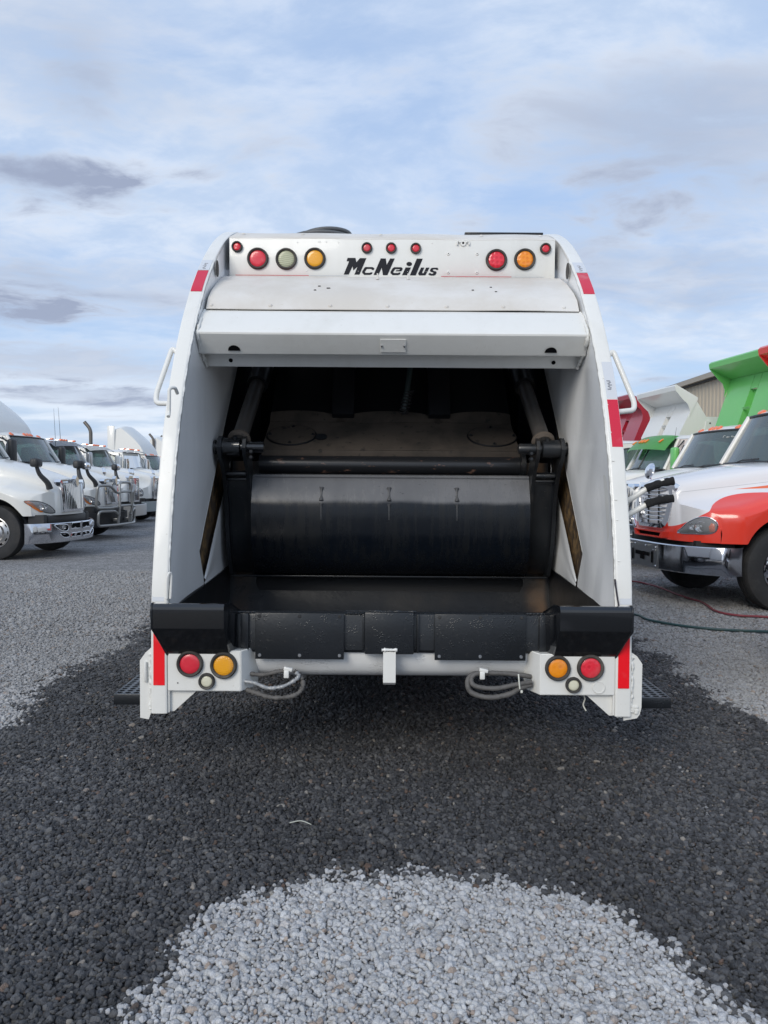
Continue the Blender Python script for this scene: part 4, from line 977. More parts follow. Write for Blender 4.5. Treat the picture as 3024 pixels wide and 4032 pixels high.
def make_wheel(x, y, r, par, side, rim='satin_steel', name='wheel'):
    """axle along y; side = which way the hub faces (+1/-1 along y)"""
    global OFF
    o0 = OFF; OFF = Vector((0, 0, 0))
    wh = obj(name, wheel_meshes(r), 'tyre_rubber', par, loc=(x, y, r), sharp=40)
    Rm = Matrix.Rotation(R(-90) * side, 4, 'X')
    rm = MB(); rm.lathe([(r * .575, .03), (r * .575, .13), (r * .55, .135), (r * .53, .125), (r * .515, .06), (r * .47, .035), (r * .40, .055), (r * .32, .075), (r * .30, .13), (r * .20, .15), (r * .18, .17), (0, .175)], Rm, 40)
    ro = obj('rim', rm, rim, wh, sharp=40)
    hs = MB()
    for k in range(10):
        a = k * math.pi / 5; hs.lathe([(0, .002), (r * .062, .002), (r * .062, -.01)], Rm @ Matrix.Translation((r * .425 * math.cos(a), r * .425 * math.sin(a), .050)), 12)
    obj('hand_hole', hs, 'dark_void', wh, kind='stuff')
    OFF = o0
    return wh
OFF = Vector((0, 0, 0))
def axle_wheels(par, ys, xs, r=.50):
    """wheels of the refuse truck: its axles run along x"""
    for y in ys:
        for x in xs:
            R_ = Matrix.Rotation(R(90), 4, 'Z')
            w = make_wheel(0, 0, r, par, 1 if x < 0 else -1); w.location = (x, y, r); w.rotation_euler = (0, 0, R(90))
axle_wheels(truck, (4.1, 5.4), (-1.06, -.76, .76, 1.06))
axle_wheels(truck, (9.8,), (-1.05, 1.05))
OFF = BASE
obj('cab', MB().box((0, 13.6, 1.75), (2.3, 2.0, 2.0), bev=.12, seg=3), 'white_paint', truck)
OFF = Vector((0, 0, 0))
# ---- coil of hose lying on the roof
coil = thing('hose_coil', 'coil of dark grey hose lying on the roof of the garbage truck', 'hose', (-.50, 5.95, 3.36))
for k, (rx, z, dx, tl) in enumerate([(.25, .020, 0, .003), (.235, .045, .01, .006), (.19, .072, .04, .020), (.14, .088, .07, .012)]):
    pts = [(dx + rx * math.cos(a), rx * .95 * math.sin(a), z + tl * math.cos(a + .6) ) for a in np.linspace(0, 2 * math.pi, 30, endpoint=False)]
    obj('hose_loop', MB().tube(pts, .016, 8, closed=True), 'hose_grey', coil, sharp=60)
m = MB(); m.tube([(-.30, -.1, .03), (-.42, -.2, .02), (-.52, -.1, .02)], .02, 8, smooth=4); obj('hose_end', m, 'hose_grey', coil)
YX = lambda u, v, d: (d, u, v)      # outline in (y,z), depth along x
# ================================================================== parked road trucks; local +x is forward, origin on the ground under the front axle
def evalspl(pts, t):
    n = len(pts) - 1; q = min(max(t, 0), 1) * n; i = min(int(q), n - 1); u = q - i
    p0 = pts[max(i - 1, 0)]; p1 = pts[i]; p2 = pts[i + 1]; p3 = pts[min(i + 2, n)]
    return [.5 * (2 * b + (c - a) * u + (2 * a - 5 * b + 4 * c - d) * u * u + (3 * b - a - 3 * c + d) * u ** 3) for a, b, c, d in zip(p0, p1, p2, p3)]
def hood_fn(p):
    xb, xn = p['hood_back'], p['nose']
    def sw(u): return p.get('sweep', .34) * max(0, u) ** 3
    def sec(u):
        x0 = xb + (xn - xb) * u
        xs = x0 - sw(u)
        zt = p['cowl_z'] + (p['nose_z'] - p['cowl_z']) * u ** 1.35 - (.05 * max(0, (u - .88) / .12) ** 2)
        wt = p.get('top_w', .80) + (p.get('nose_w', .46) - p.get('top_w', .80)) * u ** 1.3
        wf = 1.17 - .11 * max(0, (u - .72) / .28) ** 2
        zf = interp(xs, [-.9, -.35, .15, .6, 1.1], [1.36, p['fend_z'] - .02, p['fend_z'], p['fend_z'] - .14, 1.10])
        zb = .84
        if abs(xs) < .64: zb = max(zb, .54 + math.sqrt(max(0, .64 ** 2 - xs * xs)))
        zb = min(zb, zf - .14)
        zs = zt - .14
        return x0, [(0, zt), (wt * .45, zt - .008), (wt * .82, zt - .040), (wt * 1.0, zt - .11), (wt + .05, zs - (zs - zf) * .45), (wt + .08 + (wf - wt) * .3, zf + .055), (wf - .10, zf - .005), (wf - .01, zf - .09), (wf, (zf + zb) / 2), (wf - .01, zb)]
    def H(u, v):
        x0, pts = sec(u); y, z = evalspl(pts, abs(v)); y = max(y, 0)
        sgn = 1 if v >= 0 else -1
        return (x0 - sw(u) * (y / 1.1) ** p.get('swpow', 2.5), sgn * y, z)
    return H
def outline_patch(bvh, outl, s, off=.008, dome=.02, rings=4):
    """outline [(x,z)] laid on the hood's flank; s = side"""
    c = (sum(a for a, _ in outl) / len(outl), sum(b for _, b in outl) / len(outl))
    D = Vector((-.6, -s * .8, 0))
    def hit(x, z):
        h = bvh.ray_cast(Vector((x, s * 1.0, z)) - D * 2, D)
        return (h[0], h[1] if h[1].dot(D) < 0 else -h[1]) if h[0] is not None else (Vector((x - .15, s * .8, z)), -D)
    m = MB(); V = []
    hp_ = hit(*c); ctr = m.bm.verts.new(hp_[0] - D * (off + dome)); edge = []
    for r in range(1, rings + 1):
        k = r / rings; row = []
        for a, b in outl:
            x = c[0] + (a - c[0]) * k; z = c[1] + (b - c[1]) * k
            q = hit(x, z)[0] - D * (off + dome * (1 - k * k)); row.append(m.bm.verts.new(q))
            if r == rings: edge.append(q)
        V.append(row)
    n = len(outl)
    for k in range(n): m.bm.faces.new((ctr, V[0][k], V[0][(k + 1) % n]))
    for A, B in zip(V, V[1:]):
        for k in range(n): m.bm.faces.new((A[k], A[(k + 1) % n], B[(k + 1) % n], B[k]))
    return m, edge
def closed_spline(pts, k=4):
    n = len(pts); o = []
    for i in range(n):
        for j in range(k):
            u = j / k; a, b, c, d = pts[i - 1], pts[i], pts[(i + 1) % n], pts[(i + 2) % n]
            o.append(tuple(.5 * (2 * q + (r - p_) * u + (2 * p_ - 5 * q + 4 * r - s_) * u * u + (3 * q - p_ - 3 * r + s_) * u ** 3) for p_, q, r, s_ in zip(a, b, c, d)))
    return o
def semi(name, label, loc, rz, p, group=None, cat='truck'):
    T = thing(name, label, cat, loc, rz, group)
    paint = p.get('paint', 'truck_white'); detail = p.get('detail', 1)
    # hood and fenders in one moulding
    H = hood_fn(p); m = MB(); m.grid(lambda a, b: H(a, b * 2 - 1), 44, 56)
    nose = [H(1, j / 28 - 1) for j in range(57)]
    low = p.get('nose_low', .842)
    A = [m.bm.verts.new(q) for q in nose]; B = [m.bm.verts.new((q[0] - .01, q[1], min(low, q[2]))) for q in nose]
    for i in range(56):
        try: m.bm.faces.new((A[i], A[i + 1], B[i + 1], B[i]))
        except ValueError: pass
    bvh = BVHTree.FromBMesh(m.bm)
    bmesh.ops.remove_doubles(m.bm, verts=m.bm.verts[:], dist=.0005); obj('hood', m, p.get('hood_mat', paint), T, sharp=62)
    # inner fender darkness and engine mass
    xn = p['nose']
    m = MB(); m.box((.15, 0, .95), (1.2, 1.2, .8)); m.box((-3.2, 0, .78), (5.6, .85, .26)); m.box((0, 0, .52), (.16, 1.9, .14)); obj('chassis', m, 'chassis', T)
    m = MB(); m.box((xn - .25, 0, .74), (.30, 1.6, .22), bev=.04); obj('valance', m, p.get('valance', 'dark_plastic'), T)
    for s in (-1, 1):
        o_ = []
        for k in range(17):
            a = math.pi * k / 16; o_.append((.63 * math.cos(a), .52 + .63 * math.sin(a)))
        m = MB()
        for (xa, za), (xb2, zb2) in zip(o_, o_[1:]):
            m.poly([(xa, s * .70, za), (xb2, s * .70, zb2), (xb2, s * 1.12, zb2), (xa, s * 1.12, za)])
        obj('wheel_well', m, 'chassis', T)
        m = MB(); m.prism([(.60, .68), (.62, .86), (xn - .12, .86), (xn - .12, .68)], lambda u, v, d, s=s: (u, s * (d - .22 * max(0, (u - .6) / .5) ** 2), v), .90, 1.02); obj('fender_filler', m, p.get('valance', 'dark_plastic'), T)
    # grille
    swp = p.get('sweep', .34); gx = xn + .05; g = p['grille']
    if g == 'bars':
        def out(w0, w1, z0, z1, r=.10): return [(w1 - r, z1), (w1 - .02, z1 - .03), (w1, z1 - r), (w0 + .01, z0 + r), (w0 - .03, z0 + .03), (w0 - r, z0), (-(w0 - r), z0), (-(w0 - .03), z0 + .03), (-(w0 + .01), z0 + r), (-w1, z1 - r), (-(w1 - .02), z1 - .03), (-(w1 - r), z1)]
        Oo = out(.40, .50, .985, 1.575); Oi = out(.34, .415, 1.035, 1.515)
        cv = lambda y, z, d: (gx + d - .10 * (y / .5) ** 2 - .03 * (z - 1), y, z)
        m = MB(); m.ring(Oo, Oi, cv, -.10, .035); bmesh.ops.bevel(m.bm, geom=[e for e in m.bm.edges if not e.is_boundary and len(e.link_faces) == 2 and e.calc_face_angle(0) > 1.2], offset=.018, segments=3, affect='EDGES')
        G = obj('grille_surround', m, 'chrome', T, sharp=50)
        m = MB(); m.prism(Oi, cv, -.06, -.05); obj('radiator', m, 'dark_void', G)
        nb = 8
        for k in range(nb):
            z = 1.09 + k * .055; w = interp(z, [1.035, 1.515], [.335, .41])
            m = MB(); m.strip([(-.012, z - .006), (.010, z - .008), (.018, z), (.008, z + .006), (-.012, z + .004)], -w, w, 8, thick=.003, fx=lambda y, d, zz: cv(y, zz, d - .005)); obj('grille_bar', m, 'chrome', G, sharp=50)
        for y in (-.14, .14):
            m = MB(); m.box((gx - .05, y, 1.27), (.02, .016, .46)); obj('grille_strut', m, 'dark_plastic', G)
        m = MB(); m.prism([(.085 * math.cos(a), 1.535 + .030 * math.sin(a)) for a in np.linspace(0, 6.283, 20, endpoint=False)], YX, gx + .0, gx + .03)
        bd = obj('badge', m, 'satin_steel', G); m = MB(); m.prism([(.055 * math.cos(a), 1.535 + .016 * math.sin(a)) for a in np.linspace(0, 6.283, 16, endpoint=False)], YX, gx + .03, gx + .033); obj('badge_face', m, 'dark_plastic', bd)
        m = MB(); m.ring([(-.40, .945), (.40, .945), (.36, .862), (-.36, .862)], [(-.34, .928), (.34, .928), (.31, .880), (-.31, .880)], YX, gx - .08, gx + .03); obj('intake_surround', m, p.get('lower_mat', 'red_paint'), T)
        m = MB(); m.box((gx - .03, 0, .904), (.03, .64, .05)); obj('intake_slot', m, 'dark_void', T)
    else:
        zt_, zb_, wt_, wb_ = (1.53, .90, .50, .42) if g == 'vertical' else (1.62, .82, .42, .40)
        rk = .04 if g == 'vertical' else .01
        cv = lambda y, z, d: (gx + d - rk * (z - zb_) - swp * (y / 1.1) ** 2, y, z)
        Oo = [(wt_ - .04, zt_ + .01), (wt_, zt_ - .04), (wb_, zb_), (-wb_, zb_), (-wt_, zt_ - .04), (-wt_ + .04, zt_ + .01)]
        Oi = [(wt_ - .09, zt_ - .05), (wt_ - .055, zt_ - .08), (wb_ - .045, zb_ + .05), (-wb_ + .045, zb_ + .05), (-wt_ + .055, zt_ - .08), (-wt_ + .09, zt_ - .05)]
        m = MB(); m.ring(Oo, Oi, cv, -.10, .025); bmesh.ops.bevel(m.bm, geom=[e for e in m.bm.edges if len(e.link_faces) == 2 and e.calc_face_angle(0) > 1.2], offset=.014, segments=2, affect='EDGES'); G = obj('grille_surround', m, 'chrome', T, sharp=40)
        m = MB(); m.prism(Oi, cv, -.05, -.04); obj('radiator', m, 'dark_void', G)
        nb = 14 if g == 'vertical' else 12
        for k in range(nb):
            f_ = (k + .5) / nb * 2 - 1; yt, yb = f_ * (wt_ - .06), f_ * (wb_ - .045)
            m = MB(); w = .012
            q = []
            for j in range(5):
                v = j / 4; y = yb + (yt - yb) * v; z = zb_ + .05 + (zt_ - zb_ - .12) * v; bow = .014 * math.sin(math.pi * min(1, .15 + v * .7))
                q.append([m.bm.verts.new(cv(y + a, z, b_ + bow)) for a, b_ in ((-w, -.006), (0, .009), (w, -.006))])
            for A_, B_ in zip(q, q[1:]):
                for a in range(2): m.bm.faces.new((A_[a], A_[a + 1], B_[a + 1], B_[a]))
            obj('grille_bar', m, 'chrome', G, sharp=20)
        if g == 'vertical':
            m = MB(); m.prism([(0, zt_ + .09), (.07, zt_ + .02), (.045, zt_ - .09), (0, zt_ - .14), (-.045, zt_ - .09), (-.07, zt_ + .02)], cv, -.02, .07); obj('emblem', m, 'chrome', G)
    # headlights
    for s in (-1, 1):
        if p['lights'] == 'drop': o_ = [(.84 + (a - .66) * 1.55, b) for a, b in ((1.045, .945), (1.0, 1.01), (.93, 1.09), (.83, 1.150), (.73, 1.150), (.66, 1.09), (.665, 1.00), (.73, .955), (.88, .945))]
        elif p['lights'] == 'leaf': o_ = [(.50 + (a - .50) * 1.55, b) for a, b in ((.97, .90), (.93, .98), (.84, 1.06), (.70, 1.12), (.56, 1.13), (.50, 1.12), (.56, 1.06), (.66, .98), (.80, .91), (.90, .885))]
        else: o_ = [(.92, .95), (.92, 1.10), (.80, 1.20), (.66, 1.22), (.60, 1.15), (.62, .95), (.75, .93)]
        oc = closed_spline(o_, 3)
        m, edge = outline_patch(bvh, oc, s, .004, .004); hl = obj('headlight', m, 'satin_steel', T, sharp=60)
        m = MB(); m.tube(edge, .009, 7, closed=True); obj('headlight_rim', m, 'chrome' if p['lights'] == 'drop' else 'dark_plastic', hl, sharp=70)
        cx, cz = sum(a for a, _ in o_) / len(o_), sum(b for _, b in o_) / len(o_)
        for dx, rr in ((-.03, .070), (.09, .055)):
            Dv = Vector((-.6, -s * .8, 0)); hy = bvh.ray_cast(Vector((cx + dx, s * 1.0, cz)) - Dv * 2, Dv)[0]
            if hy is None: continue
            m = MB(); m.lathe([(rr, .022), (rr * .8, .008), (rr * .3, .004), (.012, .016), (0, .018)], Matrix.Translation(hy) @ (-Dv).to_track_quat('Z', 'Y').to_matrix().to_4x4(), 20); obj('reflector', m, 'chrome', hl)
        if p['lights'] == 'leaf': am = [(.50 + (a - .50) * 1.3, b) for a, b in ((.50, 1.118), (.58, 1.13), (.64, 1.09), (.76, .98), (.84, .915), (.78, .91), (.66, .98), (.56, 1.06))]
        elif p['lights'] == 'drop': am = [(.87, 1.07), (.92, 1.09), (.96, 1.04), (.94, .97), (.87, .985)]
        else: am = None
        if am:
            m, e_ = outline_patch(bvh, am, s, .012, .012); obj('turn_signal', m, 'amber_marker' if p['lights'] == 'leaf' else 'orange_marker', hl, sharp=60)
        m, e_ = outline_patch(bvh, [(cx + (a - cx) * .96, cz + (b - cz) * .96) for a, b in oc], s, .016, .022); obj('lens', m, 'clear_lens', hl, sharp=60)
    # bumper
    bz0, bz1, bxx, wrap = p.get('bumper', (.44, .80, xn + .12, .30))
    plan = [(y, bxx - wrap * abs(y / 1.2) ** p.get('bpow', 2.8)) for y in np.linspace(-1.185, 1.185, 41)]
    m = MB(); V = []
    xe = plan[0][1]; lft = [(-1.215, .64), (-1.215, xe - .10), (-1.208, xe - .04)]
    for y, x in lft + plan + [(-a, b_) for a, b_ in lft[::-1]]:
        V.append([m.bm.verts.new(q) for q in ((x - .05, y * .985, bz1 - .003), (x - .012, y, bz1), (x, y, bz1 - .012), (x + .004, y, (bz0 + bz1) / 2), (x, y, bz0 + .012), (x - .012, y, bz0), (x - .05, y * .985, bz0 + .003))])
    for A_, B_ in zip(V, V[1:]):
        for k in range(6): m.bm.faces.new((A_[k], A_[k + 1], B_[k + 1], B_[k]))
    bp_ = obj('bumper', m, p.get('bumper_mat', 'chrome_sheet'), T, sharp=40)
    def bump_x(y): return bxx - wrap * abs(y / 1.2) ** p.get('bpow', 2.8)
    if p.get('bumper_kind') == 'plate':
        fy = lambda u, v, d: (bump_x(u) + .006 + d, u, v)
        m = MB(); m.prism([(-.40, bz0 + .01), (.40, bz0 + .01), (.40, bz1 - .02), (-.40, bz1 - .02)], fy, 0, .008); cp = obj('centre_plate', m, 'satin_steel', bp_)
        for y0, y1, z0, z1 in ((-.19, .19, .61, .66), (-.05, .05, .555, .61), (-.29, -.25, .53, .68), (.25, .29, .53, .68)):
            m = MB(); m.prism([(y0, z0), (y1, z0), (y1, z1), (y0, z1)], fy, .0085, .010); obj('cutout', m, 'dark_void', cp)
        for y, z in ((-.36, .50), (.36, .50), (-.36, .74), (.36, .74), (.1, .745), (-.2, .75), (.30, .70)):
            m = MB(); m.lathe([(0, .012), (.010, .010), (.012, 0)], Matrix.Translation((bump_x(y) + .014, y, z)) @ Matrix.Rotation(R(90), 4, 'Y'), 8); obj('bolt', m, 'chrome', cp)
        for s in (-1, 1):
            m = MB(); m.lathe([(0, .004), (.016, .012), (.018, 0)], Matrix.Translation((.82, s * 1.205, .66)) @ Matrix.Rotation(R(-90) * s, 4, 'X'), 10); obj('bolt', m, 'chrome', bp_)
    elif p.get('bumper_kind') == 'slots':
        fy = lambda u, v, d: (bump_x(u) + .004 + d, u, v)
        for s in (-1, 1):
            for y0, y1, z0, z1 in ((.05, .40, .56, .68), (.05, .40, .40, .48)):
                m = MB(); q = [(s * y0, z0), (s * y1, z0 + .01), (s * (y1 - .03), z1), (s * y0, z1)]; m.prism(q, fy, -.004, .003); obj('bumper_slot', m, 'dark_void', bp_)
                m = MB(); m.tube([Vector(fy(a, b, .004)) for a, b in q], .010, 6, closed=True); obj('slot_trim', m, 'chrome', bp_, sharp=70)
            q = closed_spline([(s * .50, .55), (s * .50, .64), (s * .66, .67), (s * .84, .66), (s * .72, .57), (s * .6, .53)], 3)
            m = MB(); m.prism(q, fy, -.004, .003); fo = obj('fog_light_recess', m, 'dark_void', bp_)
            m = MB(); m.tube([Vector(fy(a, b, .004)) for a, b in q], .011, 6, closed=True); obj('recess_trim', m, 'chrome', fo, sharp=70)
            m = MB(); m.lathe([(0, .03), (.05, .02), (.055, 0)], Matrix.Translation((bump_x(.62) + .0, s * .63, .605)) @ Matrix.Rotation(R(90), 4, 'Y'), 16); obj('fog_light', m, 'clear_lens', fo)
            q = closed_spline([(s * .46, .42), (s * .52, .49), (s * .72, .50), (s * .62, .41)], 3)
            m = MB(); m.prism(q, fy, -.004, .003); obj('bumper_slot', m, 'dark_void', bp_)
            m = MB(); m.tube([Vector(fy(a, b, .004)) for a, b in q], .010, 6, closed=True); obj('slot_trim', m, 'chrome', bp_, sharp=70)
    # cab
    cx, tx, zb, zt = p['ws_base'], p['ws_top'], p['ws_z0'], p['ws_z1']; bk = p.get('cab_back', tx - 1.5)
    def wd(z): return interp(z, [1.0, 1.85, zt + .1], [1.05, 1.03, .90])
    for s in (-1, 1):
        dx = tx - .80; q = lambda u, v, d, s=s: (u, s * (wd(v) + d), v)
        ou = [(cx + .10, .95), (cx + .04, 1.45), (cx - .02, zb), (tx - .02, zt + .01), ((tx + bk) / 2, zt + .05), (bk, zt + .03), (bk, 1.7), (bk, .95)]
        inn = [(cx - .14, zb - .10), (cx - .15, zb - .06), (cx - .17, zb + .02), (tx - .10, zt - .13), ((tx + dx) / 2 - .02, zt - .09), (dx, zt - .13), (dx, zb + .05), (dx, zb - .10)]
        m = MB(); m.ring(ou, inn, q, -.04, 0); sd = obj('cab_side', m, paint, T, sharp=50)
        m = MB(); m.prism(inn, q, -.025, -.02); obj('side_window', m, 'cab_glass', T)
        m = MB(); m.tube([Vector(q(a, b, .0)) for a, b in inn], .012, 6, closed=True); obj('window_seal', m, 'dark_plastic', T, sharp=70)
        # windscreen pillar
        m = MB(); m.tube([(cx + .02, s * 1.0, zb - .02), (tx, s * (wd(zt) - .01), zt + .01)], .045, 8); obj('pillar', m, paint, T, sharp=70)
        # door mirror
        mm = p.get('mirror_mat', 'dark_plastic')
        if s not in p.get('mirror_sides', (-1, 1)): continue
        m = MB(); m.box((cx - .06, s * 1.30, (zb + zt) / 2 - .12), (.13, .22, .52), bev=.05, seg=3); mo = obj('door_mirror', m, mm, T, sharp=40)
        m = MB(); m.tube([(cx - .2, s * 1.03, zb - .05), (cx - .08, s * 1.26, zb - .05)], .016, 7); m.tube([(tx - .1, s * .95, zt - .02), (cx - .08, s * 1.26, zb + .38)], .016, 7); obj('mirror_arm', m, 'chrome' if mm == 'chrome' else 'dark_plastic', mo)
        m = MB(); m.box((cx - .133, s * 1.30, (zb + zt) / 2 - .12), (.01, .18, .46), bev=.004); obj('mirror_glass', m, 'chrome', mo)
    def wsf(u, v, k=0.0):
        y = (u * 2 - 1); w = interp(v, [0, 1], [.985, wd(zt) - .02]); xc_ = cx + .20 + (tx + .16 - cx - .20) * v
        return (xc_ - (.20 - .04 * v) * abs(y) ** 2.2 + k, y * w, zb - .02 + (zt - zb + .03) * v)
    m = MB(); m.grid(wsf, 20, 10); obj('windshield', m, 'cab_glass', T, sharp=60)
    m = MB(); rimp = [Vector(wsf(i / 20, 0)) for i in range(21)] + [Vector(wsf(1, j / 8)) for j in range(1, 9)] + [Vector(wsf(1 - i / 20, 1)) for i in range(1, 21)] + [Vector(wsf(0, 1 - j / 8)) for j in range(1, 8)]
    m.tube(rimp, .024, 6, closed=True); obj('windshield_seal', m, 'dark_plastic', T, sharp=70)
    if p.get('split'):
        m = MB(); m.tube([Vector(wsf(.5, v)) + Vector((.01, 0, 0)) for v in (0, .5, 1)], .014, 6); obj('windshield_divider', m, 'dark_plastic', T)
    m = MB(); m.grid(lambda u, v: wsf(.05 + u * .9, .80 + v * .19, -.05), 14, 4); obj('sun_blind', m, 'dark_plastic', T, sharp=60)
    for y in (-.42, .32):
        m = MB(); a = Vector(wsf(.5 + y * .5, -.01)) + Vector((.02, 0, .01)); b_ = Vector(wsf(.5 + y * .5 + .24, .06)) + Vector((.03, 0, 0)); m.tube([a, (a + b_) / 2 + Vector((.02, 0, .02)), b_], .010, 6); m.tube([b_ - Vector((0, .26, .0)), b_ + Vector((0, .10, .01))], .012, 6); obj('wiper', m, 'dark_plastic', T)
    if p.get('scribble'):
        for u0, v0, st_ in p['scribble']:
            m = MB(); m.tube([Vector(wsf(u0 + a * .010, v0 + b_ * .012, .012)) for a, b_ in st_], .0035, 5, smooth=3); obj('chalk_mark', m, 'plastic_tie', T, sharp=80)
    # roof
    def rf(u, v):
        y = (v * 2 - 1); e = min(1, abs(y)); x0 = tx + .16 - .16 * abs(y) ** 2.2; x = x0 + (bk - x0) * u
        crown = p.get('crown', .10) * (1 - e ** 4) * (min(1, u * 4) ** .5 if u < .25 else 1)
        return (x, y * (wd(zt) + .005), zt + .015 + crown + .03 * min(1, u * 3))
    m = MB(); m.grid(rf, 14, 22); rfo = obj('roof', m, paint, T, sharp=50)
    def ringwall():
        m = MB(); w0, w1 = 1.0, .90
        m.ring([(-w0, .95), (w0, .95), (w1, zt + .06), (-w1, zt + .06)], [(-.62, zb + .02), (.62, zb + .02), (.60, zt - .16), (-.60, zt - .16)], YX, bk, bk + .03); return m
    obj('back_wall', ringwall(), 'cab_trim', T)
    if p.get('rear_clear', True):
        m = MB(); m.box((bk + .015, 0, (zb + zt) / 2 - .07), (.006, 1.23, zt - zb - .18)); obj('rear_window', m, 'cab_glass', T)
    m = MB(); m.box((cx - .10, 0, zb - .16), (.55, 1.8, .24), bev=.05); obj('dashboard', m, 'dark_plastic', T)
    m = MB(); m.box((tx - .55, 0, 1.0), (2.2, 1.9, .12)); obj('cab_floor', m, 'chassis', T)
    for s in (-1, 1):
        m = MB(); m.box((tx - .62, s * .48, 1.78), (.16, .50, .90), Matrix.Rotation(R(-8), 3, 'Y'), bev=.06, seg=3); m.box((tx - .66, s * .48, 2.30), (.12, .30, .18), bev=.05); m.box((tx - .35, s * .48, 1.38), (.5, .5, .16), bev=.05); obj('seat', m, 'seat_cloth', T)
    m = MB(); m.tube([(tx + .02 + .06 * math.cos(a), .48 + .21 * math.sin(a), zb + .02 + .16 * math.cos(a)) for a in np.linspace(0, 6.283, 22, endpoint=False)], .014, 6, closed=True); obj('steering_wheel', m, 'dark_plastic', T)
    # visor
    vz = p.get('visor')
    if vz:
        vm, vl, vd = vz
        def vf(u, v):
            y = u * 2 - 1; x0 = tx + .16 - .16 * abs(y) ** 2.2
            drop = vd * v ** 1.5 - .03 * (1 - v)
            return (x0 + vl * v * (1 - .18 * abs(y) ** 3), y * (wd(zt) + .03 + .06 * v), zt + .10 - drop - .05 * abs(y) ** 3)
        m = MB(); m.grid(vf, 22, 8); bmesh.ops.solidify(m.bm, geom=m.bm.faces[:], thickness=.02); vo = obj('sun_visor', m, vm, T, sharp=50)
    lm = p.get('markers', 'orange_marker')
    for y in (-.72, -.16, 0, .16, .72):
        if vz and vz[0] == 'green_paint':
            q = Vector(vf(.5 + y / 2, .55)) + Vector((0, 0, .0)); nr = Vector((.55, 0, .83))
            m = MB(); m.box(q + nr * .015, (.13, .05, .035), Matrix.Rotation(R(34), 3, 'Y'), bev=.012); obj('marker_light', m, 'amber_marker', vo)
        elif p.get('tall_markers'):
            m = MB(); m.box((tx - .10, y, zt + .15), (.26, .08, .05), Matrix.Rotation(R(-4), 3, 'Y'), bev=.015); ml = obj('marker_base', m, 'chrome', T); m = MB(); m.box((tx + .04, y, zt + .165), (.10, .085, .055), bev=.018); obj('marker_light', m, lm, ml)
        else:
            q = Vector(rf(.07, .5 + y / 2)); m = MB(); m.lathe([(0, .035), (.05, .028), (.072, .0)], Matrix.Translation(q) @ Matrix.Rotation(R(35), 4, 'Y'), 14); obj('marker_light', m, lm, T)
    # roof fairing / sleeper
    if p.get('sleeper'):
        L_ = p['sleeper']; m = MB(); m.box((bk - L_ / 2, 0, 1.85), (L_, 2.3, 1.95), bev=.08, seg=2); obj('sleeper', m, paint, T, sharp=40)
    if p.get('fairing'):
        fl, fh, fw = p['fairing']; x0 = tx - p.get('fair_dx', .02)
        def ff(u, v):
            a = v * 2 - 1; x = x0 - fl * u; h = fh * min(1, (u / .80)) ** .62 * (1 - .06 * max(0, u - .8) / .2); e = abs(a)
            yw = fw * (.90 + .12 * u)
            if e < .5: y = a * 2 * yw * (1 - .10 * (h / fh)); z = zt + .07 + h * (1 - .10 * (e * 2) ** 3)
            else: k = (e - .5) * 2; y = (1 if a > 0 else -1) * yw * (1 - .10 * (h / fh) * (1 - k)); z = zt + .07 + h * .90 * (1 - k)
            return (x, y, z)
        m = MB(); m.grid(ff, 24, 32); ends = [ff(1, j / 32) for j in range(33)]; m.bm.faces.new([m.bm.verts.new(q) for q in ends]); fo = obj('roof_fairing', m, paint, T, sharp=50)
        if p.get('side_extender'):
            for s in (-1, 1):
                m = MB(); m.box((x0 - fl - .15, s * fw * 1.0, (zt + fh + 1.2) / 2 + .02), (.34, .03, fh + zt - 1.2 + .02), bev=.01); obj('side_extender', m, paint, T)
    if p.get('stack'):
        for s in p['stack']:
            xs = bk - .25 + p.get('stack_dx', 0); h = p.get('stack_h', 3.5)
            m = MB(); m.tube(fillet([(xs, s * 1.02, 1.2), (xs, s * 1.02, h - .28), (xs - .26, s * 1.02, h + .02)], .28, 8), .070, 16, caps=False); so = obj('exhaust_stack', m, 'stack_steel', T, sharp=50)
            m = MB(); m.tube([(xs, s * 1.02, 1.25), (xs, s * 1.02, 2.45)], .125, 16); obj('heat_shield', m, 'chrome', so)
    if p.get('intake_can'):
        for s in (-1, 1):
            m = MB(); m.tube([(cx + .12, s * 1.10, 1.35), (cx + .12, s * 1.10, 2.25)], .13, 18); m.tube([(cx + .12, s * 1.10, 2.25), (cx + .12, s * 1.10, 2.33)], .10, 18); obj('air_cleaner', m, 'chrome', T)
    # hood mirrors
    hm = p.get('hood_mirror')
    for s in (-1, 1):
        if hm == 'pod':
            ys = .72
            m = MB(); m.tube([(.86, s * ys * .93, 1.36), (.84, s * (ys - .0), 1.48), (.74, s * (ys + .10), 1.64), (.70, s * (ys + .14), 1.80)], [.065, .055, .038, .035], 10, smooth=4); st = obj('hood_mirror', m, 'dark_plastic', T, sharp=60)
            m = MB(); m.box((.70, s * (ys + .15), 1.86), (.15, .27, .17), bev=.05, seg=3); obj('mirror_head', m, 'dark_plastic' if not p.get('chrome_pod') else 'dark_plastic', st, sharp=50)
            m = MB(); m.box((.740, s * (ys + .19), 1.865), (.11, .20, .165), bev=.05, seg=3); obj('mirror_cap', m, 'chrome' if p.get('chrome_pod') else 'dark_plastic', st, sharp=50)
        elif hm == 'round_far' and s < 0:
            m = MB(); m.tube([(.80, -.62, 1.50), (.81, -.72, 1.56), (.80, -.80, 1.66)], .011, 7, smooth=4); st = obj('hood_mirror', m, 'chrome', T)
            m = MB(); m.lathe([(0, .05), (.07, .04), (.11, .012), (.118, -.01), (0, -.012)], Matrix.Translation((.80, -.82, 1.74)) @ Matrix.Rotation(R(75), 4, 'Y'), 22); obj('mirror_head', m, 'chrome', st)
        elif hm == 'round':
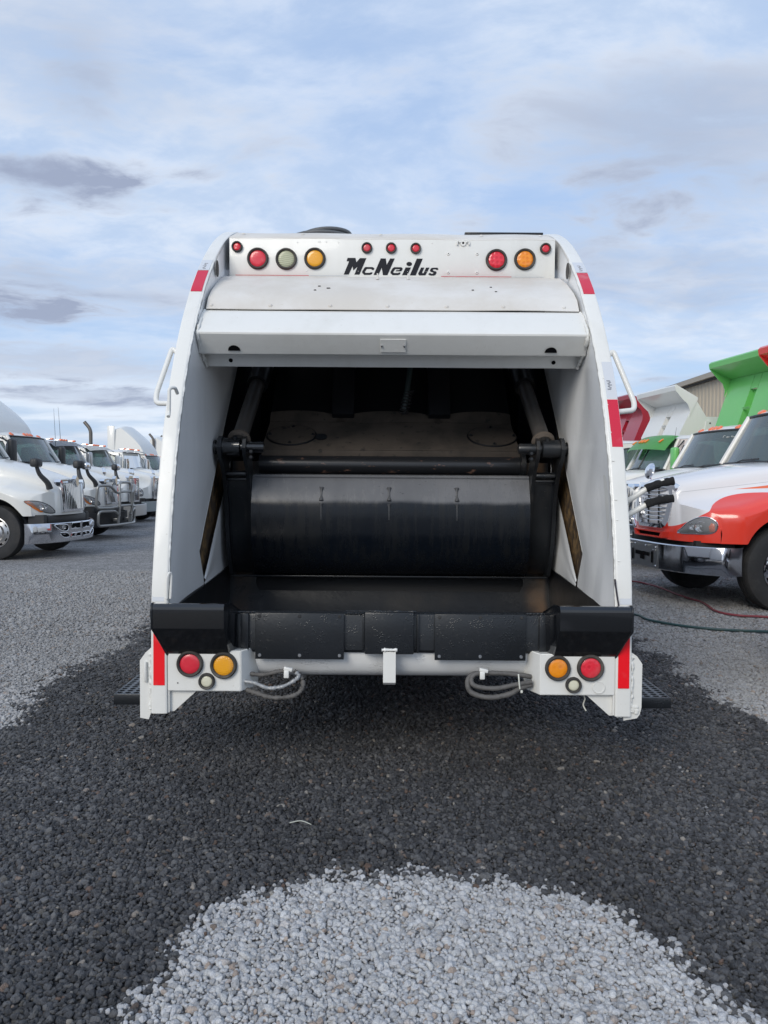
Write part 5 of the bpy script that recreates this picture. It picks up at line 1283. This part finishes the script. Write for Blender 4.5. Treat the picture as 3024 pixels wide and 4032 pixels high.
            m = MB(); m.tube([(.48, s * .72, 1.40), (.50, s * .88, 1.50), (.50, s * .98, 1.66), (.50, s * .98, 1.74)], .011, 7, smooth=4); st = obj('hood_mirror', m, 'chrome', T)
            m = MB(); m.lathe([(0, .05), (.07, .04), (.115, .015), (.125, -.01), (0, -.012)], Matrix.Translation((.50, s * .98, 1.76)) @ Matrix.Rotation(R(75), 4, 'Y'), 22); obj('mirror_head', m, 'chrome', st)
    # antenna
    for (ax, ay, az, h) in p.get('antenna', []):
        m = MB(); m.tube([(ax, ay, az), (ax - .03, ay, az + h * .5), (ax - .08, ay + .02, az + h)], [.009, .006, .003], 6, smooth=2); obj('antenna', m, 'dark_plastic', T)
    if p.get('guard'):
        gxx = bxx + .16; rt = .034; gm = 'grey_tube'
        root = obj('grille_guard', MB().tube(fillet([(gxx - .02, -.40, .40), (gxx + .03, -.40, .8), (gxx, -.34, 1.46), (gxx, .34, 1.46), (gxx + .03, .40, .8), (gxx - .02, .40, .40)], .12, 5), rt, 12), gm, T, sharp=50)
        for z in (1.22, .86): obj('guard_bar', MB().tube([(gxx + .01, -.38, z), (gxx + .01, .38, z)], rt * .9, 12), gm, root)
        for s in (-1, 1):
            up = fillet([(gxx, s * .38, 1.18), (gxx, s * .55, 1.22), (gxx - .05, s * .78, 1.38), (gxx - .22, s * 1.12, 1.38), (gxx - .26, s * 1.14, .82), (gxx - .05, s * .78, .82), (gxx, s * .38, .84)], .10, 5)
            obj('guard_loop', MB().tube(up, rt, 12), gm, root, sharp=50)
            lo_ = fillet([(gxx, s * .36, .60), (gxx - .02, s * .56, .74), (gxx - .20, s * 1.12, .74), (gxx - .22, s * 1.13, .38), (gxx - .02, s * .60, .38), (gxx, s * .0, .38)], .10, 5)
            obj('guard_loop', MB().tube(lo_, rt, 12), gm, root, sharp=50)
            m = MB(); m.box((gxx - .03, s * .34, .54), (.02, .10, .30), bev=.005); m.box((gxx - .12, s * .34, .50), (.20, .05, .08), bev=.01); obj('guard_bracket', m, gm, root)
    # wheels
    for s in (-1, 1): make_wheel(0, s * 1.0, .52, T, s, p.get('rim', 'satin_steel'))
    for x in p.get('rear_axles', (-4.4, -5.7)):
        for s in (-1, 1): make_wheel(x, s * .98, .51, T, s)
    m = MB(); 
    for s in (-1, 1): m.tube([(-1.1, s * .88, .72), (-2.4, s * .88, .72)], .30, 18)
    obj('fuel_tank', m, 'satin_steel', T, kind='stuff')
    if p.get('dump'): dump_body(T, p['dump'])
    return T
def dump_body(T, c):
    mt, zoff = c['mat'], c.get('dz', 0)
    q_ = c.get('dx', 0); cf, ct, wt_, wb_ = -2.45 + q_, 4.28 + zoff, -3.05 + q_, -2.60 + q_
    hw = 1.2
    Z = lambda z: z + zoff
    root = obj('dump_body', MB().prism([(wt_, Z(3.98)), (wt_ - .30, Z(3.52)), (-8.2, Z(3.50)), (-8.2, 1.25), (wb_, 1.25), (wb_, 2.9)], lambda u, v, d: (u, d, v), hw - .06, hw), mt, T)
    obj('side_wall', MB().prism([(wt_, Z(3.98)), (wt_ - .30, Z(3.52)), (-8.2, Z(3.50)), (-8.2, 1.25), (wb_, 1.25), (wb_, 2.9)], lambda u, v, d: (u, d, v), -hw + .06, -hw), mt, root)
    # front wall, two leaning sheets either side of the hoist recess
    for y0, y1 in ((-hw + .06, -.166), (.166, hw - .06)):
        m = MB(); m.prism([(wb_, 1.25), (wb_, 2.9), (wt_, Z(3.98)), (wt_ - .05, Z(3.98)), (wb_ - .05, 2.9), (wb_ - .05, 1.25)], lambda u, v, d: (u, d, v), y0, y1); obj('front_sheet', m, mt, root)
    zr = Z(3.60); xr = interp(zr, [2.9, Z(3.98)], [wb_, wt_])
    m = MB(); m.prism([(xr, zr), (wt_, Z(3.98)), (wt_ - .05, Z(3.98)), (xr - .05, zr)], lambda u, v, d: (u, d, v), -.15, .15); obj('front_sheet', m, mt, root)
    m = MB(); m.prism([(wb_ - .35, 1.25), (wb_ - .35, 2.9), (xr - .10, zr), (xr - .15, zr), (wb_ - .40, 2.9), (wb_ - .40, 1.25)], lambda u, v, d: (u, d, v), -.17, .17); obj('hoist_recess', m, mt, root)
    for s in (-1, 1):
        m = MB(); m.prism([(wb_, 1.25), (wb_, 2.9), (xr, zr), (xr - .12, zr), (wb_ - .36, 2.9), (wb_ - .36, 1.25)], lambda u, v, d: (u, d, v), s * .15, s * .165); obj('recess_cheek', m, mt, root)
    obj('hoist_cylinder', MB().tube([(wb_ - .18, 0, 1.3), (xr - .14, 0, zr - .45)], .07, 12), mt, root)
    m = MB(); m.box((wb_ - .15, 0, 3.25 + zoff * .5), (.03, .30, .06), Matrix.Rotation(R(25), 3, 'Y')); obj('hoist_bracket', m, mt, root)
    # canopy over the cab
    m = MB(); m.prism([(wt_ - .05, Z(3.98)), (wt_ + .02, Z(3.96)), (cf, ct - .06), (cf + .02, ct + .06), (cf - .02, ct + .10), (wt_ - .05, Z(4.04))], lambda u, v, d: (u, d, v), -hw + .003, hw - .003); ca = obj('cab_shield', m, mt, root)
    for s in (-1, 1):
        m = MB(); m.prism([(cf, ct - .07), (cf + .02, ct + .05), (wt_, Z(4.03)), (wt_ - .04, Z(3.98)), (wt_ + .19, Z(3.50)), (wt_ + .175, Z(3.68)), (wt_ + .24, Z(3.85)), (wt_ + .38, Z(3.97))], lambda u, v, d: (u, d, v), s * (hw + .001), s * (hw + .018)); obj('shield_gusset', m, mt, ca)
    if c.get('hinge'):
        m = MB(); m.prism([(wt_ - .30, Z(3.40)), (wt_ - .42, Z(3.42)), (wt_ - .66, Z(3.20)), (wt_ - .66, Z(2.98)), (wt_ - .22, Z(2.98))], lambda u, v, d: (u, d, v), hw + .0, hw + .03); hg = obj('hinge_plate', m, mt, root)
        for x, z in ((wt_ - .40, 3.34), (wt_ - .40, 3.18)):
            m = MB(); m.lathe([(0, .003), (.024, .003), (.024, -.01)], Matrix.Translation((x, hw + .03, Z(z))) @ Matrix.Rotation(R(-90), 4, 'X'), 12); obj('pin_hole', m, 'dark_void', hg)
    m = MB(); m.box((-5.4, 0, 1.32), (5.6, 2.36, .10)); obj('body_floor', m, mt, root)

COL_A = dict(hood_back=-.30, nose=1.15, swpow=4, cowl_z=1.86, nose_z=1.60, fend_z=1.42, grille='bars', lights='drop', ws_base=-.45, ws_top=-.80, ws_z0=1.87, ws_z1=2.53, top_w=.80, nose_w=.50, sweep=.40, hood_mirror=None)
COL_B = dict(hood_back=-.78, nose=1.0, cowl_z=1.98, nose_z=1.52, fend_z=1.40, grille='vertical', lights='leaf', ws_base=-.95, ws_top=-1.32, ws_z0=1.97, ws_z1=2.60, nose_w=.50, bumper=(.32, .70, 1.16, .36), bumper_kind='slots', hood_mirror='pod', sleeper=1.9)
COL_C = dict(hood_back=-.78, nose=1.0, cowl_z=1.98, nose_z=1.66, fend_z=1.34, grille='flat', lights='box', ws_base=-.95, ws_top=-1.30, ws_z0=1.97, ws_z1=2.58, nose_w=.44, bumper=(.38, .74, 1.15, .20), hood_mirror='round', sleeper=1.8, valance='chassis', mirror_mat='truck_white')
LROT = R(-4)
LP = [(-7.32, 15.7), (-8.06, 20.1), (-8.86, 24.2), (-9.25, 28.0), (-9.5, 32.2), (-9.8, 36.6), (-10.3, 40.8), (-10.7, 44.7), (-11.2, 48.6)]
def L(i): return (*LP[i], 0)
GL = 'white trucks parked nose out along the left side'
semi('semi_truck', 'white semi truck with big slotted chrome bumper, cab cut off by left picture edge', L(0), LROT, dict(COL_B), GL)
semi('semi_truck', 'white semi truck with grey tube grille guard and tall roof fairing, second in left row', L(1), LROT, dict(COL_B, guard=True, fairing=(1.8, 1.45, .98), fair_dx=.30, chrome_pod=True, bumper_mat='chassis', bumper_kind=None, antenna=[(-2.2, .3, 2.7, .35)]), GL)
semi('semi_truck', 'white truck with steel sun visor and flat chrome grille, third in left row', L(2), LROT, dict(COL_C, visor=('satin_steel', .34, .13), tall_markers=True, antenna=[(-1.0, -.95, 1.9, 1.75), (-1.7, .7, 2.7, 1.15)], mirror_mat='satin_steel', bumper_mat='satin_steel'), GL)
semi('semi_truck', 'white day cab truck with white visor and box headlight, fourth in left row', L(3), LROT, dict(COL_C, visor=('truck_white', .34, .12), tall_markers=True, bumper_mat='cab_trim', sleeper=0), GL)
semi('semi_truck', 'white truck with upright narrow windshield and tall curved exhaust stack, fifth in left row', L(4), LROT, dict(COL_C, ws_base=-.98, ws_top=-1.12, tall_markers=True, intake_can=True, sleeper=0, visor=('truck_white', .30, .05), stack=(-1,), stack_h=3.80, stack_dx=.5), GL)
semi('semi_truck', 'white truck under the tallest squared white roof fairing, sixth in left row', L(5), LROT, dict(COL_C, fairing=(1.35, 1.35, 1.02), side_extender=True), GL)
semi('semi_truck', 'white truck with low roof, seventh in left row, mostly hidden', L(6), LROT, dict(COL_C, sleeper=0), GL)
semi('semi_truck', 'white truck with rounded fairing and twin dark exhaust tips, farthest in left row', L(8), LROT, dict(COL_C, fairing=(2.0, 1.5, .98), stack=(-1, 1), stack_h=4.25), GL)
RROT = R(186)
GR = 'trucks parked nose out along the right side'
semi('dump_truck', 'red and white truck with chrome grille and chrome bumper, nearest full truck on right', (4.75, 10.45, 0), R(188), dict(COL_A, hood_mirror='round_far', hood_mat='red_white_hood', bumper=(.46, .80, 1.29, .42), bpow=3.6, bumper_kind='plate', mirror_sides=(), paint='truck_cream', rim='chrome', dump=dict(mat='red_paint'), mirror_mat='chrome', valance='chassis'), GR)
semi('dump_truck', 'cream truck with five flat orange roof lamps, between red hood and green visor trucks', (5.60, 14.75, 0), RROT, dict(COL_A, mirror_sides=(1,), scribble=[(.80, .80, ((0, 0), (0, 4), (2, 4))), (.84, .80, ((0, 0), (1, 2), (2, 0), (1, -1))), (.865, .80, ((0, 2), (0, 0), (2, 1))), (.90, .80, ((0, 3), (2, 2), (0, 1), (2, 0))), (.925, .80, ((0, 2), (1, 0), (2, 2))), (.95, .80, ((2, 3), (0, 2), (2, 1), (0, 0)))], paint='truck_cream', grille='vertical', nose_z=1.55, bumper_kind=None, dump=dict(mat='red_paint', dz=.02, dx=.10), nose=1.08), GR)
semi('dump_truck', 'white truck with green sun visor and tall green dump body', (5.78, 18.3, 0), RROT, dict(COL_A, paint='truck_cream', grille='flat', mirror_sides=(1,), visor=('green_paint', .46, .30), mirror_mat='green_paint', split=True, hood_mirror=None, dump=dict(mat='green_paint', dz=.24, dx=-.20), antenna=[(-.6, 1.0, 1.9, .9)]), GR)
semi('dump_truck', 'white truck with white dump body and canopy, behind the green visor truck', (5.30, 22.0, 0), RROT, dict(COL_C, ws_base=-.6, ws_top=-.95, hood_back=-.45, sleeper=0, paint='truck_cream', dump=dict(mat='truck_white', hinge=True, dz=-.16, dx=-.05)), GR)
semi('dump_truck', 'truck with maroon dump body, farthest on right, showing beside the grab rail', (5.30, 26.0, 0), RROT, dict(COL_C, ws_base=-.6, ws_top=-.95, hood_back=-.45, sleeper=0, paint='truck_cream', dump=dict(mat='maroon_paint', dz=.04, dx=-.10)), GR)
semi('semi_truck', 'truck at right picture edge, only its grey tube grille guard showing', (4.62, 5.45, 0), RROT, dict(COL_A, guard=True, paint='truck_white', bumper_mat='satin_steel', hood_mirror=None), GR)

# ---- steel warehouse behind the right row
wh = thing('warehouse', 'long beige corrugated steel warehouse behind the dump trucks on the right', 'warehouse', (13.4, 40, 0))
OFF = Vector((13.4, 40, 0))
m = MB(); V = []
ys = []
y = 14.0
while y < 62:
    for dy, dx in ((0, 0), (.05, -.035), (.13, -.035), (.18, 0)): ys.append((y + dy, dx))
    y += .36
def wx(y): return 13.15 + (y - 14) * .012
for y, dx in ys: V.append((m.bm.verts.new((wx(y) + dx, y, 0)), m.bm.verts.new((wx(y) + dx, y, 5.78))))
for a, b in zip(V, V[1:]): m.bm.faces.new((a[0], b[0], b[1], a[1]))
obj('wall', m, 'beige_wall', wh, sharp=10)
m = MB(); m.prism([(wx(14) + .1, 0), (26, 0), (26, 5.7), (19.6, 7.2), (wx(14) + .1, 5.75)], YM, 61.9, 62.0); obj('end_wall', m, 'beige_wall', wh)
m = MB(); m.prism([(wx(14) + .1, 0), (26, 0), (26, 5.7), (19.6, 7.2), (wx(14) + .1, 5.75)], YM, 13.9, 14.0); obj('end_wall', m, 'beige_wall', wh)
m = MB()
m.poly([(wx(14) - .28, 13.6, 5.98), (wx(62) - .28, 62.3, 5.98), (19.9, 62.3, 7.45), (19.6, 13.6, 7.45)]); m.poly([(19.6, 13.6, 7.45), (19.9, 62.3, 7.45), (26.5, 62.3, 5.9), (26.3, 13.6, 5.9)]); obj('roof', m, 'roof_metal', wh)
def trim(x_off, z0, z1, w, mt, nm):
    m = MB(); A = [(wx(13.6) + x_off, 13.6), (wx(62.3) + x_off, 62.3)]
    for (xa, ya), (xb, yb) in [A]:
        v = [m.bm.verts.new(q) for q in ((xa, ya, z0), (xa + w, ya, z0), (xa + w, ya, z1), (xa, ya, z1), (xb, yb, z0), (xb + w, yb, z0), (xb + w, yb, z1), (xb, yb, z1))]
        for f in ((0, 1, 2, 3), (7, 6, 5, 4), (0, 4, 5, 1), (1, 5, 6, 2), (2, 6, 7, 3), (3, 7, 4, 0)): m.bm.faces.new([v[k] for k in f])
    obj(nm, m, mt, wh)
trim(-.32, 5.76, 5.96, .16, 'beige_trim', 'gutter'); trim(-.16, 5.70, 5.80, .14, 'dark_plastic', 'eave_gap')
m = MB(); m.box((wx(30), 30, 1.8), (.06, 6, 3.6)); obj('roller_door', m, 'dark_plastic', wh)
OFF = Vector((0, 0, 0))

# ---- hoses and small litter on the ground
def ghose(name, pts, r, m, label):
    P_ = spline([Vector((x, y, .018 + r)) for x, y in pts], 10)
    P_ = [q + Vector((0, 0, .006 * noise.noise(Vector((q.x * 4, q.y * 4, 1))))) for q in P_]
    o = obj(name, MB().tube(P_, r, 8), m, None, sharp=70); tag(o, label, 'hose'); return o
ghose('air_hose', [(2.2, 13.2), (3.0, 12.6), (3.87, 11.94), (4.05, 11.3), (4.06, 10.55), (4.12, 9.9), (4.02, 9.25), (4.12, 8.95), (4.42, 8.85), (4.75, 8.7), (5.4, 8.3), (6.4, 7.6)], .014, 'hose_red', 'dark red air hose snaking past the wheels of the red and white truck')
ghose('water_hose', [(1.9, 10.6), (2.5, 9.6), (2.92, 9.0), (3.0, 8.62), (3.17, 8.34), (3.40, 8.14), (3.75, 8.02), (4.2, 7.95), (5.0, 7.9), (6.2, 8.0)], .0145, 'hose_green', 'dark green water hose lying on pale gravel to the right')
o = obj('wood_splinter', MB().tube([(-.42, 3.44, .03), (-.37, 3.45, .036), (-.32, 3.425, .03)], [.003, .006, .002], 6, smooth=3), 'splinter_grey', None); tag(o, 'thin pale wood splinter lying on the dark wet gravel', 'splinter')
